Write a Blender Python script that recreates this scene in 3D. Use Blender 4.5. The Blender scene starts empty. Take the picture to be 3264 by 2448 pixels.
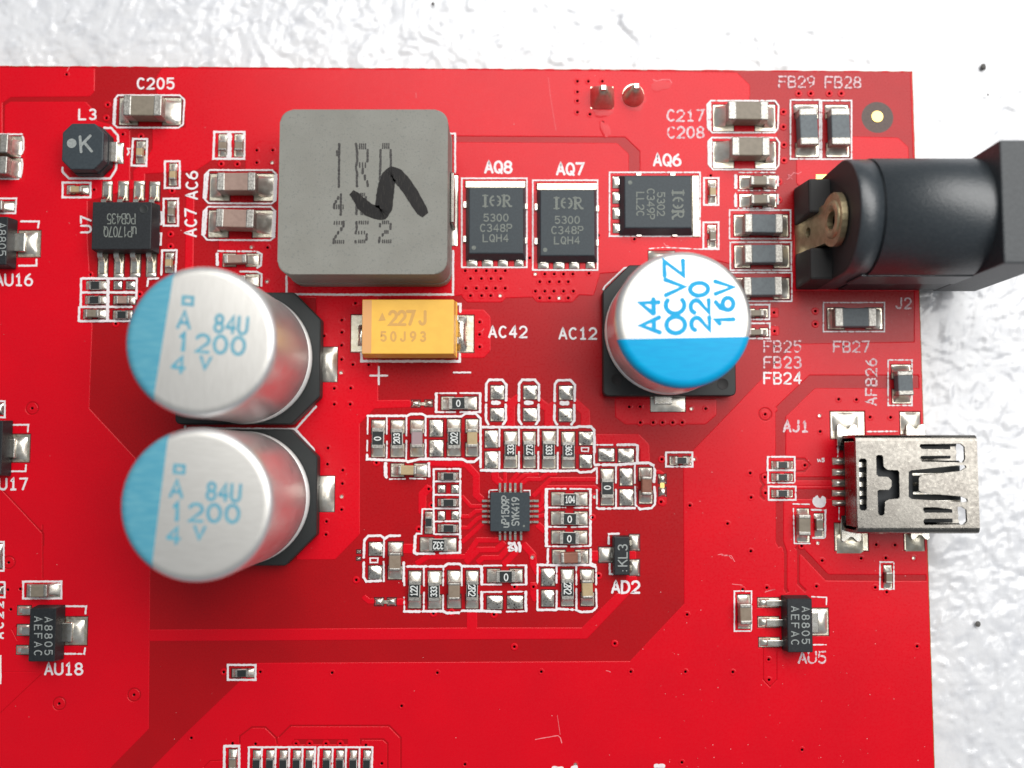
import bpy, bmesh, math, random
import numpy as np
from mathutils import Vector, Matrix
from mathutils.geometry import delaunay_2d_cdt
random.seed(7); np.random.seed(7)
S = bpy.context.scene
COL = S.collection
S.unit_settings.scale_length = 0.001          # one unit = one millimetre
rad = math.radians

# ------------------------------------------------------------------ camera
FPX = 3135.0; TILT = rad(4.2); DIST = 76.5
HC = DIST * math.cos(TILT)
cd = bpy.data.cameras.new('camera'); cam = bpy.data.objects.new('camera', cd); COL.objects.link(cam)
cam.location = (0, 0, HC); cam.rotation_euler = (TILT, 0, 0)
cd.sensor_width = 36.0; cd.lens = 36.0 * FPX / 3264.0
cd.clip_start = 1.0; cd.clip_end = 3000.0
cd.dof.use_dof = True; cd.dof.focus_distance = 74.5; cd.dof.aperture_fstop = 0.0165
S.camera = cam

# ------------------------------------------------------------------ light
w = bpy.data.worlds.new('World'); S.world = w; w.use_nodes = True
bg = w.node_tree.nodes['Background']
bg.inputs[0].default_value = (0.86, 0.93, 1.0, 1); bg.inputs[1].default_value = 0.25
ld = bpy.data.lights.new('window_light', 'AREA'); lo = bpy.data.objects.new('window_light', ld); COL.objects.link(lo)
ld.shape = 'RECTANGLE'; ld.size = 300; ld.size_y = 175; ld.energy = 850000; ld.color = (1.0, 0.985, 0.96)
lo.location = (76, 104, 188)
lo.rotation_euler = (Vector((10, 8, 0)) - Vector(lo.location)).to_track_quat('-Z', 'Y').to_euler()
S.view_settings.view_transform = 'Standard'; S.view_settings.look = 'None'
S.view_settings.exposure = 0.0; S.view_settings.gamma = 1.0

# ------------------------------------------------------------------ photo coordinates -> millimetres on a plane of height z
TILES = {'px': (0, 0, 1), 'V': (0, 0, .67770), '0': (0, 200, 2.765), '1': (400, 200, 2.765), '2': (800, 300, 2.765), '3': (1400, 200, 2.765),
         '4': (1900, 200, 2.765), '5': (2464, 200, 2.765), '6': (2464, 700, 2.765), '7': (2300, 1250, 2.2946),
         '8': (0, 750, 2.765), '9': (350, 800, 2.765), '10': (350, 1300, 2.765), '11': (0, 1700, 2.765), '12': (0, 1200, 1.33),
         'A': (1100, 900, 4.424), 'B': (1150, 1180, 4.424), 'C': (1500, 1180, 4.424), 'D': (1850, 1350, 5.53),
         'E': (1150, 1480, 4.424), 'F': (1500, 1480, 4.424), 'G': (1230, 1700, 4.424), 'H': (1600, 1600, 4.424),
         'I': (1850, 750, 2.765), 'J': (2200, 800, 4.424), 'K': (2250, 1750, 2.765), 'L': (600, 2080, 2.765),
         'M': (500, 1900, 1.8433), 'N': (1600, 1900, 2.212), 'Q': (1400, 500, 3.687), 'R': (0, 380, 3.1875),
         'W': (1850, 180, 7.3733), 'X': (2500, 480, 5.53), 'Y': (2550, 1280, 7.3733)}
ct, st = math.cos(TILT), math.sin(TILT)
def U(px, py, z=0.0):
    a = (px - 1632.0) / FPX; b = -(py - 1224.0) / FPX
    dy = b * ct + st; dz = b * st - ct
    k = (z - HC) / dz
    return Vector((a * k, dy * k, z))
def T(t, x, y, z=0.0):
    ox, oy, s = TILES[t]
    return U(ox + x / s, oy + y / s, z)
def TB(t, b, z=0.0):                                   # box -> world x0,y0,x1,y1
    p = T(t, (b[0]), (b[3]), z); q = T(t, b[2], b[1], z)
    p2 = T(t, b[0], b[1], z); q2 = T(t, b[2], b[3], z)
    return ((p.x + p2.x) / 2, p.y, (q.x + q2.x) / 2, q.y)

# ------------------------------------------------------------------ materials
def mat(name, col, rough=.5, metal=0.0, spec=.5, col2=None, cscale=1.5, cthr=(.4, .65), bump=0.0, bscale=4.0, bdist=.05,
        coat=0.0, stretch=None, col3=None, c3scale=18, c3thr=(.66, .72), rvar=0.0):
    m = bpy.data.materials.new(name); m.use_nodes = True
    nt = m.node_tree; N = nt.nodes; Lk = nt.links
    b = N['Principled BSDF']
    b.inputs['Base Color'].default_value = (*col, 1); b.inputs['Roughness'].default_value = rough
    b.inputs['Metallic'].default_value = metal; b.inputs['Specular IOR Level'].default_value = spec
    b.inputs['Coat Weight'].default_value = coat; b.inputs['Coat Roughness'].default_value = .12
    geo = N.new('ShaderNodeNewGeometry'); vec = geo.outputs['Position']
    if stretch:
        mp = N.new('ShaderNodeMapping'); mp.inputs['Rotation'].default_value = (0, 0, stretch[0]); mp.inputs['Scale'].default_value = (stretch[1], stretch[2], 1)
        Lk.new(vec, mp.inputs[0]); vec = mp.outputs[0]
    def noise(sc, det=4):
        n = N.new('ShaderNodeTexNoise'); n.inputs['Scale'].default_value = sc; n.inputs['Detail'].default_value = det
        Lk.new(vec, n.inputs['Vector']); return n.outputs['Fac']
    def ramp(f, lo, hi):
        r = N.new('ShaderNodeMapRange'); r.inputs[1].default_value = lo; r.inputs[2].default_value = hi; Lk.new(f, r.inputs[0]); return r.outputs[0]
    src = None
    if col2:
        mx = N.new('ShaderNodeMix'); mx.data_type = 'RGBA'
        Lk.new(ramp(noise(cscale), *cthr), mx.inputs[0])
        mx.inputs[6].default_value = (*col, 1); mx.inputs[7].default_value = (*col2, 1); src = mx.outputs[2]
    if col3:
        mx = N.new('ShaderNodeMix'); mx.data_type = 'RGBA'
        Lk.new(ramp(noise(c3scale, 2), *c3thr), mx.inputs[0])
        if src: Lk.new(src, mx.inputs[6])
        else: mx.inputs[6].default_value = (*col, 1)
        mx.inputs[7].default_value = (*col3, 1); src = mx.outputs[2]
    if src: Lk.new(src, b.inputs['Base Color'])
    if rvar:
        r = N.new('ShaderNodeMapRange'); r.inputs[1].default_value = .3; r.inputs[2].default_value = .7
        r.inputs[3].default_value = max(.03, rough - rvar); r.inputs[4].default_value = rough + rvar
        Lk.new(noise(bscale * .6), r.inputs[0]); Lk.new(r.outputs[0], b.inputs['Roughness'])
    if bump:
        bp = N.new('ShaderNodeBump'); bp.inputs['Strength'].default_value = bump; bp.inputs['Distance'].default_value = bdist
        Lk.new(noise(bscale, 5), bp.inputs['Height']); Lk.new(bp.outputs[0], b.inputs['Normal'])
    return m

M = {}
M['mask'] = mat('red_solder_mask', (.655, .0012, .0105),  .29, spec=.25, col2=(.60, .0014, .0105), cscale=.22, cthr=(.3, .7), col3=(.72, .02, .03), c3scale=9, c3thr=(.74, .8), bump=.12, bscale=9, bdist=.02, rvar=.05)
M['mask_bare'] = mat('red_solder_mask_on_laminate', (.41, .0032, .0070), .29, spec=.25, col2=(.37, .0034, .0070), cscale=.3, cthr=(.3, .7), bump=.10, bscale=9, bdist=.02, rvar=.05)
M['mask_gap'] = mat('mask_opening_rim', (.085, .006, .010), .45, spec=.3)
M['fibre'] = mat('bare_laminate', (.13, .095, .085), .6, spec=.3, col2=(.10, .075, .07), cscale=6)
M['fr4'] = mat('amber_laminate_edge', (.34, .17, .035), .6, spec=.3, col2=(.22, .10, .02), cscale=5)
M['tin'] = mat('tinned_pad', (.78, .73, .60), .38, 1.0, col2=(.66, .60, .46), cscale=3, bump=.30, bscale=7, bdist=.04, rvar=.10)
M['gold'] = mat('gold_pad', (.95, .68, .24), .45, .8, bump=.1, bscale=8, bdist=.02)
M['solder'] = mat('solder', (.84, .80, .72), .30, 1.0, col2=(.72, .66, .57), cscale=3.5, bump=.22, bscale=6, bdist=.03, col3=(.16, .13, .11), c3scale=8, c3thr=(.58, .66), rvar=.08)
M['solder_smooth'] = mat('bright_solder', (.80, .77, .69), .36, .88, col2=(.70, .65, .56), cscale=2.5, bump=.18, bscale=4, bdist=.04, rvar=.08)
M['solder_reflect_tint'] = mat('solder_with_painted_reflection', (.60, .50, .42), .36, .9, col2=(.50, .38, .30), cscale=2.5, bump=.2, bscale=5, bdist=.03)  # brown in the colour stands in for the red board reflected in the cones
M['crimp'] = mat('aluminium_crimp', (.80, .79, .77), .5, .45)
M['term'] = mat('tin_terminal', (.46, .445, .41), .46, .9, col2=(.30, .285, .26), cscale=6, cthr=(.4, .62), bump=.5, bscale=12, bdist=.03)
M['lead'] = mat('plated_lead', (.76, .74, .68), .26, 1.0, col2=(.62, .58, .50), cscale=3, bump=.08, bscale=4, bdist=.03)
M['mlcc'] = mat('brown_ceramic', (.25, .195, .145), .48, spec=.35, col2=(.215, .165, .12), cscale=3, bump=.1, bscale=12, bdist=.02)
M['mlcc_pink'] = mat('pinkish_brown_ceramic', (.33, .225, .185), .48, spec=.35, col2=(.29, .195, .16), cscale=3, bump=.1, bscale=12, bdist=.02)
M['mlcc_tan'] = mat('tan_ceramic', (.45, .34, .19), .5, spec=.35, col2=(.40, .30, .165), cscale=3)
M['mlcc_rust'] = mat('rust_brown_ceramic', (.25, .105, .07), .5, spec=.35, col2=(.21, .085, .055), cscale=3)
M['mlcc_mauve'] = mat('mauve_ceramic', (.33, .24, .25), .5, spec=.35)
M['mlcc_grey'] = mat('grey_ceramic', (.225, .19, .145), .46, spec=.35, col2=(.195, .165, .125), cscale=3, bump=.1, bscale=12, bdist=.02)
M['ferrite'] = mat('slate_ferrite', (.125, .145, .155), .5, spec=.3, col2=(.105, .12, .13), cscale=4, bump=.15, bscale=12, bdist=.02)
M['alumina'] = mat('white_alumina', (.62, .60, .56), .55)
M['rblack'] = mat('black_resistor_glaze', (.022, .026, .026), .38, spec=.4)
M['rprint'] = mat('white_glaze_print', (.66, .68, .66), .6)
M['epoxy'] = mat('black_moulding', (.013, .015, .017), .5, spec=.34, col2=(.019, .022, .025), cscale=7, bump=.25, bscale=20, bdist=.012)
M['epoxy_blue'] = mat('blue_black_moulding', (.026, .036, .043), .52, spec=.40, col2=(.033, .045, .053), cscale=6, bump=.25, bscale=18, bdist=.012)
M['laser'] = mat('laser_marking', (.185, .20, .18), .7, col2=(.13, .145, .13), cscale=8)
M['laser_pale'] = mat('pale_laser_marking', (.31, .33, .32), .7, col2=(.22, .24, .23), cscale=8)
M['silk'] = mat('white_silkscreen', (.82, .77, .78), .6, col2=(.74, .68, .69), cscale=6, col3=(.60, .25, .27), c3scale=12, c3thr=(.70, .78))
M['silk_faded'] = mat('worn_silkscreen', (.70, .56, .58), .6, col2=(.60, .34, .37), cscale=7, cthr=(.45, .6), col3=(.55, .12, .15), c3scale=13, c3thr=(.60, .70))
M['iron'] = mat('grey_pressed_iron', (.205, .202, .178), .55, spec=.35, col2=(.23, .228, .203), cscale=.5, cthr=(.3, .7), col3=(.165, .17, .155), c3scale=7, c3thr=(.58, .72), bump=.35, bscale=9, bdist=.03)
M['ink'] = mat('black_ink', (.009, .008, .008), .42, spec=.2, col2=(.045, .040, .033), cscale=3, cthr=(.55, .75), stretch=(0.6, 5, .5))
M['dotink'] = mat('black_dot_print', (.016, .015, .014), .6, col2=(.06, .055, .05), cscale=8)
M['tant'] = mat('yellow_moulding', (.84, .48, .075), .42, spec=.4, col2=(.80, .45, .07), cscale=1.5, bump=.15, bscale=14, bdist=.015)
M['tantband'] = mat('orange_brown_band', (.66, .33, .12), .5)
M['tantprint'] = mat('ochre_print', (.60, .33, .085), .55)
M['alu'] = mat('aluminium_can', (.84, .83, .82), .40, .88, bump=.05, bscale=2.0, bdist=.03, rvar=.05)
M['alu_top'] = mat('brushed_aluminium_top', (.76, .74, .70), .48, .78, col2=(.68, .66, .62), cscale=1.2, stretch=(rad(10), 14, .8), bump=.16, bscale=1.6, bdist=.03)
M['alu_top2'] = mat('brushed_aluminium_top_across', (.76, .74, .70), .48, .78, col2=(.68, .66, .62), cscale=1.2, stretch=(rad(-4), .8, 14), bump=.16, bscale=1.6, bdist=.03)
M['sky_print'] = mat('pale_blue_print', (.085, .34, .46), .45, .15, col2=(.13, .40, .50), cscale=.8, stretch=(rad(-6), 1, 6), bump=.10, bscale=2, bdist=.03)
M['blue_print'] = mat('bright_blue_print', (.0, .33, .64), .42, .0, spec=.25, col2=(.0, .37, .67), cscale=.8, stretch=(rad(5), 1, 9), bump=.10, bscale=2, bdist=.03)
M['cap_base'] = mat('black_base_plastic', (.018, .021, .021), .5, spec=.4, bump=.2, bscale=16, bdist=.012)
M['jack'] = mat('black_jack_plastic', (.021, .028, .034), .38, spec=.9, col2=(.032, .039, .045), cscale=4, bump=.8, bscale=4.2, bdist=.03, stretch=(rad(-35), 1, 1.9))
M['jack_flange'] = mat('grained_jack_plastic', (.021, .026, .030), .48, spec=.55, col2=(.030, .036, .041), cscale=5, bump=.8, bscale=4.5, bdist=.04)
M['jack_dark'] = mat('matt_black_plastic', (.022, .021, .021), .6, spec=.35, bump=.3, bscale=8, bdist=.03)
M['brass'] = mat('tarnished_brass', (.50, .41, .25), .42, .75, col2=(.40, .32, .19), cscale=2, bump=.2, bscale=9, bdist=.02)
M['usb'] = mat('nickel_shell', (.235, .222, .20), .25, 1.0, col2=(.185, .172, .155), cscale=.9, cthr=(.35, .7), col3=(.34, .32, .28), c3scale=6, c3thr=(.67, .72), bump=.12, bscale=6, bdist=.03, rvar=.09)
M['dark'] = mat('dark_recess', (.012, .010, .010), .8, spec=.1)
M['speck'] = mat('grey_debris', (.10, .095, .09), .8)
M['dust'] = mat('pale_dust', (.80, .42, .42), .7)
M['scratch'] = mat('pale_scratch', (.80, .22, .24), .6)

# ------------------------------------------------------------------ object helpers
WL = {}
def wloc(o): return WL.get(o.name, Vector((0, 0, 0)))
def empty(name, loc, parent=None, label=None, rz=0.0):
    o = bpy.data.objects.new(name, None); COL.objects.link(o); o.empty_display_size = .5
    loc = Vector(loc); WL[o.name] = loc
    if parent: o.parent = parent; o.location = loc - wloc(parent)
    else: o.location = loc
    o.rotation_euler = (0, 0, rz)
    if label: o['label'] = label
    return o
def link(name, me, parent=None, loc=None, label=None, rz=0.0):   # mesh in coordinates local to loc (world position)
    o = bpy.data.objects.new(name, me); COL.objects.link(o)
    loc = Vector(loc) if loc is not None else (wloc(parent) if parent else Vector((0, 0, 0)))
    WL[o.name] = loc
    if parent: o.parent = parent; o.location = loc - wloc(parent)
    else: o.location = loc
    o.rotation_euler = (0, 0, rz)
    if label: o['label'] = label
    return o
def mesh(name, V, Fc, mats, idx=None, smooth=False):
    me = bpy.data.meshes.new(name); me.from_pydata([tuple(v) for v in V], [], Fc); me.update()
    for m in (mats if isinstance(mats, (list, tuple)) else [mats]): me.materials.append(m)
    if idx is not None: me.polygons.foreach_set('material_index', idx)
    if smooth: me.polygons.foreach_set('use_smooth', [True] * len(me.polygons))
    return me
def wmesh(name, V, Fc, mats, parent, idx=None, smooth=False, label=None):   # world-coordinate verts under an unrotated parent
    o0 = wloc(parent)
    return link(name, mesh(name, [Vector(v) - o0 for v in V], Fc, mats, idx, smooth), parent, label=label)
def bm_mesh(name, bm, mats, smooth=False):
    bmesh.ops.recalc_face_normals(bm, faces=bm.faces)
    me = bpy.data.meshes.new(name); bm.to_mesh(me); bm.free()
    for m in (mats if isinstance(mats, (list, tuple)) else [mats]): me.materials.append(m)
    if smooth: me.polygons.foreach_set('use_smooth', [True] * len(me.polygons))
    return me
CACHE = {}
def rbox(x0, y0, z0, x1, y1, z1, r=.05, seg=2, m=None, name='box', smooth=True):
    key = ('rb', round(x0, 3), round(y0, 3), round(z0, 3), round(x1, 3), round(y1, 3), round(z1, 3), r, seg, m.name if m else '')
    if key in CACHE: return CACHE[key]
    bm = bmesh.new(); bmesh.ops.create_cube(bm, size=1)
    for v in bm.verts:
        v.co = Vector((x0 + (v.co.x + .5) * (x1 - x0), y0 + (v.co.y + .5) * (y1 - y0), z0 + (v.co.z + .5) * (z1 - z0)))
    if r: bmesh.ops.bevel(bm, geom=list(bm.edges), offset=min(r, (x1 - x0) * .45, (y1 - y0) * .45, (z1 - z0) * .45), segments=seg, affect='EDGES', profile=.5)
    me = bm_mesh(name, bm, m, False); me.shade_smooth() if False else None
    CACHE[key] = me; return me
def prism(pb, pt, z0, z1, m, bev=.05, seg=2, name='prism'):        # bottom and top polygons (same count)
    bm = bmesh.new(); n = len(pb)
    b = [bm.verts.new((p[0], p[1], z0)) for p in pb]; t = [bm.verts.new((p[0], p[1], z1)) for p in pt]
    bm.faces.new(b[::-1]); bm.faces.new(t)
    for i in range(n): bm.faces.new((b[i], b[(i + 1) % n], t[(i + 1) % n], t[i]))
    if bev: bmesh.ops.bevel(bm, geom=list(bm.edges), offset=bev, segments=seg, affect='EDGES', profile=.5, clamp_overlap=True)
    return bm_mesh(name, bm, m)
def rect(x0, y0, x1, y1): return [(x0, y0), (x1, y0), (x1, y1), (x0, y1)]
def rrect(x0, y0, x1, y1, r, n=6):
    P = []
    for cx, cy, a in ((x1 - r, y0 + r, -90), (x1 - r, y1 - r, 0), (x0 + r, y1 - r, 90), (x0 + r, y0 + r, 180)):
        for i in range(n + 1): P.append((cx + r * math.cos(rad(a + 90 * i / n)), cy + r * math.sin(rad(a + 90 * i / n))))
    return P
def circ(cx, cy, r, n=24): return [(cx + r * math.cos(2 * math.pi * i / n), cy + r * math.sin(2 * math.pi * i / n)) for i in range(n)]
def lathe(prof, n, name, mats, idx=None, cx=0, cy=0, smooth=True, cap=True):
    V = []; Fc = []
    for r, z in prof:
        for i in range(n):
            a = 2 * math.pi * i / n; V.append((cx + r * math.cos(a), cy + r * math.sin(a), z))
    for k in range(len(prof) - 1):
        for i in range(n):
            j = (i + 1) % n; Fc.append((k * n + i, k * n + j, (k + 1) * n + j, (k + 1) * n + i))
    if cap: Fc.append([(len(prof) - 1) * n + i for i in range(n)])
    return V, Fc
def move(pts, o): return [Vector(p) - Vector((o[0], o[1], o[2] if len(o) > 2 else 0)) for p in pts]
def area2(P): return sum(P[i][0] * P[(i + 1) % len(P)][1] - P[(i + 1) % len(P)][0] * P[i][1] for i in range(len(P)))
def ccw(P): return list(P) if area2(P) > 0 else list(P)[::-1]

# flat ribbon with mitred joints and a slightly ragged edge
def ribbon(V, Fc, pts, wd, z, closed=False, step=.0, jit=.0, drop=.0):
    P = [Vector((p[0], p[1])) for p in pts]
    if closed: P = P + [P[0]]
    if step:
        Q = [P[0]]
        for a, b in zip(P[:-1], P[1:]):
            n = max(1, int((b - a).length / step))
            for i in range(1, n + 1): Q.append(a.lerp(b, i / n))
        P = Q
    P = [p for i, p in enumerate(P) if i == 0 or (p - P[i - 1]).length > 1e-5]
    n = len(P)
    if n < 2: return
    L = []; R = []
    for i in range(n):
        if closed and i in (0, n - 1): d1 = (P[n - 1] - P[n - 2]).normalized(); d2 = (P[1] - P[0]).normalized()
        else:
            d1 = (P[i] - P[i - 1]).normalized() if i > 0 else (P[1] - P[0]).normalized()
            d2 = (P[i + 1] - P[i]).normalized() if i < n - 1 else d1
        t = d1 + d2
        t = t.normalized() if t.length > 1e-4 else d1
        nn = Vector((-t.y, t.x)); c = max(.55, abs(nn.dot(Vector((-d1.y, d1.x)))))
        h1 = wd / 2 * (1 + random.uniform(-jit, jit)) / c; h2 = wd / 2 * (1 + random.uniform(-jit, jit)) / c
        if drop and random.random() < drop * 1.3: h1 *= random.uniform(.08, .3); h2 *= random.uniform(.08, .3)
        L.append(P[i] + nn * h1); R.append(P[i] - nn * h2)
    if not closed:                                     # soft ends
        d = (P[1] - P[0]).normalized(); e = (P[-1] - P[-2]).normalized()
        L.insert(0, P[0] - d * wd * .35 + (L[0] - P[0]) * .55); R.insert(0, P[0] - d * wd * .35 + (R[0] - P[0]) * .55)
        L.append(P[-1] + e * wd * .35 + (L[-1] - P[-1]) * .55); R.append(P[-1] + e * wd * .35 + (R[-1] - P[-1]) * .55)
    b0 = len(V)
    for l, r in zip(L, R): V.append((l.x, l.y, z)); V.append((r.x, r.y, z))
    for i in range(len(L) - 1):
        Fc.append((b0 + 2 * i, b0 + 2 * i + 1, b0 + 2 * i + 3, b0 + 2 * i + 2))

# ------------------------------------------------------------------ stroke lettering
def arc(cx, cy, rx, ry, a0, a1, n=9): return [(cx + rx * math.cos(rad(a0 + (a1 - a0) * i / n)), cy + ry * math.sin(rad(a0 + (a1 - a0) * i / n))) for i in range(n + 1)]
RING = lambda cx, cy, rx, ry: arc(cx, cy, rx, ry, 0, 360, 16)
GL = {
 '0': [RING(2, 3, 1.9, 3)], 'O': [RING(2, 3, 2.1, 3)], 'Q': [RING(2, 3, 2, 3), [(2.4, 1.7), (3.9, -.3)]],
 '1': [[(.9, 4.7), (2.1, 6), (2.1, 0)], [(.8, 0), (3.4, 0)]], '|': [[(1.0, 4.7), (2.3, 6), (2.3, 0)]],
 '2': [arc(2, 4.2, 1.9, 1.8, 165, -40) + [(.1, 0), (4, 0)]],
 '3': [arc(2, 4.5, 1.7, 1.5, 150, -90), arc(2, 1.55, 1.9, 1.55, 90, -150)],
 '4': [[(3.0, 0), (3.0, 6), (.1, 1.9)], [(.1, 1.8), (4, 1.8)]],
 '5': [[(3.7, 6), (.5, 6), (.3, 3.3)] + arc(1.9, 1.95, 2, 1.95, 125, -145)],
 '6': [RING(2, 1.8, 1.9, 1.8), [(.12, 2.2), (.8, 4.4), (2.8, 6)]],
 '7': [[(0, 6), (3.9, 6), (1.5, 0)]], '8': [RING(2, 4.5, 1.6, 1.45), RING(2, 1.55, 1.9, 1.55)],
 '9': [RING(2, 4.2, 1.9, 1.8), [(3.88, 3.8), (3.2, 1.6), (1.2, 0)]],
 'A': [[(0, 0), (2, 6), (4, 0)], [(.7, 1.9), (3.3, 1.9)]],
 'B': [[(0, 0), (0, 6), (2.3, 6)] + arc(2.3, 4.55, 1.4, 1.45, 80, -90) + [(0, 3.1)], [(2.3, 3.1)] + arc(2.3, 1.55, 1.6, 1.55, 80, -90) + [(0, 0)]],
 'C': [arc(2.2, 3, 2.1, 3, 48, 312, 12)], 'D': [[(0, 0), (0, 6), (1.5, 6)] + arc(1.5, 3, 2.4, 3, 80, -90) + [(0, 0)]],
 'E': [[(4, 6), (0, 6), (0, 0), (4, 0)], [(0, 3.1), (3.2, 3.1)]], 'F': [[(4, 6), (0, 6), (0, 0)], [(0, 3.1), (3.1, 3.1)]],
 'G': [arc(2.2, 3, 2.1, 3, 48, 330, 12) + [(4.0, 2.8), (2.5, 2.8)]], 'H': [[(0, 0), (0, 6)], [(4, 0), (4, 6)], [(0, 3.1), (4, 3.1)]],
 'J': [[(3.3, 6), (3.3, 1.6)] + arc(1.7, 1.6, 1.6, 1.6, 0, -170)], 'K': [[(0, 0), (0, 6)], [(3.9, 6), (.2, 2.6)], [(1.4, 3.6), (4, 0)]],
 'L': [[(.2, 6), (.2, 0), (4, 0)]], 'P': [[(0, 0), (0, 6), (2.4, 6)] + arc(2.4, 4.4, 1.5, 1.6, 80, -90) + [(0, 2.8)]],
 'R': [[(0, 0), (0, 6), (2.4, 6)] + arc(2.4, 4.5, 1.5, 1.5, 80, -90) + [(0, 3)], [(2.2, 3), (4, 0)]],
 'S': [arc(2, 4.5, 1.8, 1.5, 30, 260) + arc(2, 1.5, 1.9, 1.5, 90, -150)], 'U': [[(0, 6), (0, 1.9)] + arc(2, 1.9, 2, 1.9, 180, 360) + [(4, 6)]],
 'V': [[(0, 6), (2, 0), (4, 6)]], 'Y': [[(0, 6), (2, 3.2), (4, 6)], [(2, 3.2), (2, 0)]], 'Z': [[(.1, 6), (3.9, 6), (.1, 0), (4, 0)]],
 'u': [[(.4, 4.2), (.4, 1.4)] + arc(2, 1.4, 1.6, 1.4, 180, 360), [(3.6, 4.2), (3.6, 0)]],
 '+': [[(-.5, 3), (4.5, 3)], [(2, .5), (2, 5.5)]], '-': [[(-.5, 3), (4.5, 3)]], '.': [[(1.8, .3), (2.2, .3)]], ' ': [],
}
def text(name, s, t, cx, cy, h, wtot, rot, z, wd, m, parent, jit=.1, drop=0, cw=None, zs=.0012, step=.0, label=None):
    """s centred at tile point (cx,cy); h letter height, wtot overall width in tile pixels; rot degrees counter-clockwise"""
    n = len(s); cw = cw or min(h * .66, wtot / max(1, n) * .85)
    pitch = (wtot - cw) / (n - 1) if n > 1 else 0
    V = []; Fc = []; zz = z; ca, sa = math.cos(rad(rot)), math.sin(rad(rot))
    for i, ch in enumerate(s):
        ox = -wtot / 2 + i * pitch if n > 1 else -cw / 2
        for stroke in GL[ch]:
            pts = []
            for gx, gy in stroke:
                lx = ox + gx / 4 * cw; ly = (gy / 6 - .5) * h
                x = lx * ca - ly * sa; y = lx * sa + ly * ca
                p = T(t, cx + x, cy - y, z); pts.append((p.x, p.y))
            closed = len(pts) > 4 and (Vector(pts[0]) - Vector(pts[-1])).length < 1e-6
            ribbon(V, Fc, pts[:-1] if closed else pts, wd, zz, closed, step, jit, drop); zz += zs
    return wmesh(name, V, Fc, m, parent, label=label)

# ------------------------------------------------------------------ the table: foam sheet
def foam():
    x0, x1, y0, y1, d = -58, 58, -40, 54, .18
    nx, ny = int((x1 - x0) / d), int((y1 - y0) / d)
    X, Y = np.meshgrid(np.linspace(x0, x1, nx), np.linspace(y0, y1, ny))
    def vn(sc, seed):
        r = np.random.RandomState(seed); G = r.rand(256, 256)
        u = X * sc + 57.3; v = Y * sc + 91.7; i = np.floor(u).astype(int); j = np.floor(v).astype(int); f = u - i; g = v - j
        f = f * f * (3 - 2 * f); g = g * g * (3 - 2 * g); i %= 255; j %= 255
        return G[i, j] * (1 - f) * (1 - g) + G[i + 1, j] * f * (1 - g) + G[i, j + 1] * (1 - f) * g + G[i + 1, j + 1] * f * g
    wx = (vn(.5, 5) - .5) * 2.2; X0, Y0 = X, Y
    Z = np.zeros_like(X)
    r = np.random.RandomState(3)                       # squashed cells: nearest-point ridges
    cs = 1.5
    P = {}
    gi = np.floor(X / cs).astype(int); gj = np.floor(Y / cs).astype(int)
    jx = r.rand(256, 256); jy = r.rand(256, 256); jh = r.rand(256, 256)
    d1 = np.full(X.shape, 9.); d2 = np.full(X.shape, 9.); hh = np.zeros(X.shape)
    for a in (-1, 0, 1):
        for b in (-1, 0, 1):
            ii = gi + a; jj = gj + b
            px = (ii + jx[ii % 256, jj % 256]) * cs; py = (jj + jy[ii % 256, jj % 256]) * cs
            dd = np.hypot(X + wx * .4 - px, (Y - px * 0) - py)
            c = dd < d1
            d2 = np.where(c, d1, np.minimum(d2, dd)); hh = np.where(c, jh[ii % 256, jj % 256], hh); d1 = np.where(c, dd, d1)
    Z = -2.15 + .25 * (vn(.2, 8) - .5) + .08 * (vn(.9, 9) - .5)
    for cs, amp, seed in ((1.25, .10, 21), (.62, .085, 22)):     # tilted flakes of two sizes
        rr = np.random.RandomState(seed); jx = rr.rand(256, 256); jy = rr.rand(256, 256); ta = rr.rand(256, 256) * 6.2832; tm = rr.rand(256, 256) ** 2 * amp; st_ = 1 + rr.rand(256, 256)
        u = X + (vn(.35, seed + 3) - .5) * 2.5; v = Y + (vn(.35, seed + 4) - .5) * 2.5
        gi = np.floor(u / cs).astype(int); gj = np.floor(v / cs).astype(int); d1 = np.full(X.shape, 99.); zz = np.zeros(X.shape)
        for a in (-1, 0, 1):
            for b in (-1, 0, 1):
                ii = (gi + a) % 256; jj = (gj + b) % 256
                dx = u - (gi + a + jx[ii, jj]) * cs; dy = v - (gj + b + jy[ii, jj]) * cs
                ca = np.cos(ta[ii, jj]); sa = np.sin(ta[ii, jj]); p = dx * ca + dy * sa; q = -dx * sa + dy * ca
                dd = np.hypot(p * st_[ii, jj], q); c = dd < d1
                zz = np.where(c, tm[ii, jj] * (q / cs * 1.4 + np.cos(ta[ii, jj] * 3) * p / cs), zz); d1 = np.where(c, dd, d1)
        Z = Z + zz
    V = np.stack([X, Y, Z], -1).reshape(-1, 3)
    idx = np.arange(nx * ny).reshape(ny, nx)
    Fc = np.stack([idx[:-1, :-1], idx[:-1, 1:], idx[1:, 1:], idx[1:, :-1]], -1).reshape(-1, 4)
    me = bpy.data.meshes.new('foam_sheet'); me.vertices.add(len(V)); me.vertices.foreach_set('co', V.ravel())
    me.loops.add(Fc.size); me.polygons.add(len(Fc)); me.loops.foreach_set('vertex_index', Fc.ravel())
    me.polygons.foreach_set('loop_start', np.arange(0, Fc.size, 4)); me.polygons.foreach_set('use_smooth', [True] * len(Fc))
    me.update(); me.validate()
    m = mat('white_foam', (.70, .705, .725), .20, spec=.6, col2=(.58, .59, .62), cscale=.8, cthr=(.45, .75), bump=.12, bscale=3, bdist=.1)
    me.materials.append(m)
    o = bpy.data.objects.new('foam_sheet', me); COL.objects.link(o)
    o['kind'] = 'structure'; o['label'] = 'white crinkled foam sheet under the red circuit board'
    return o
foam()

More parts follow.
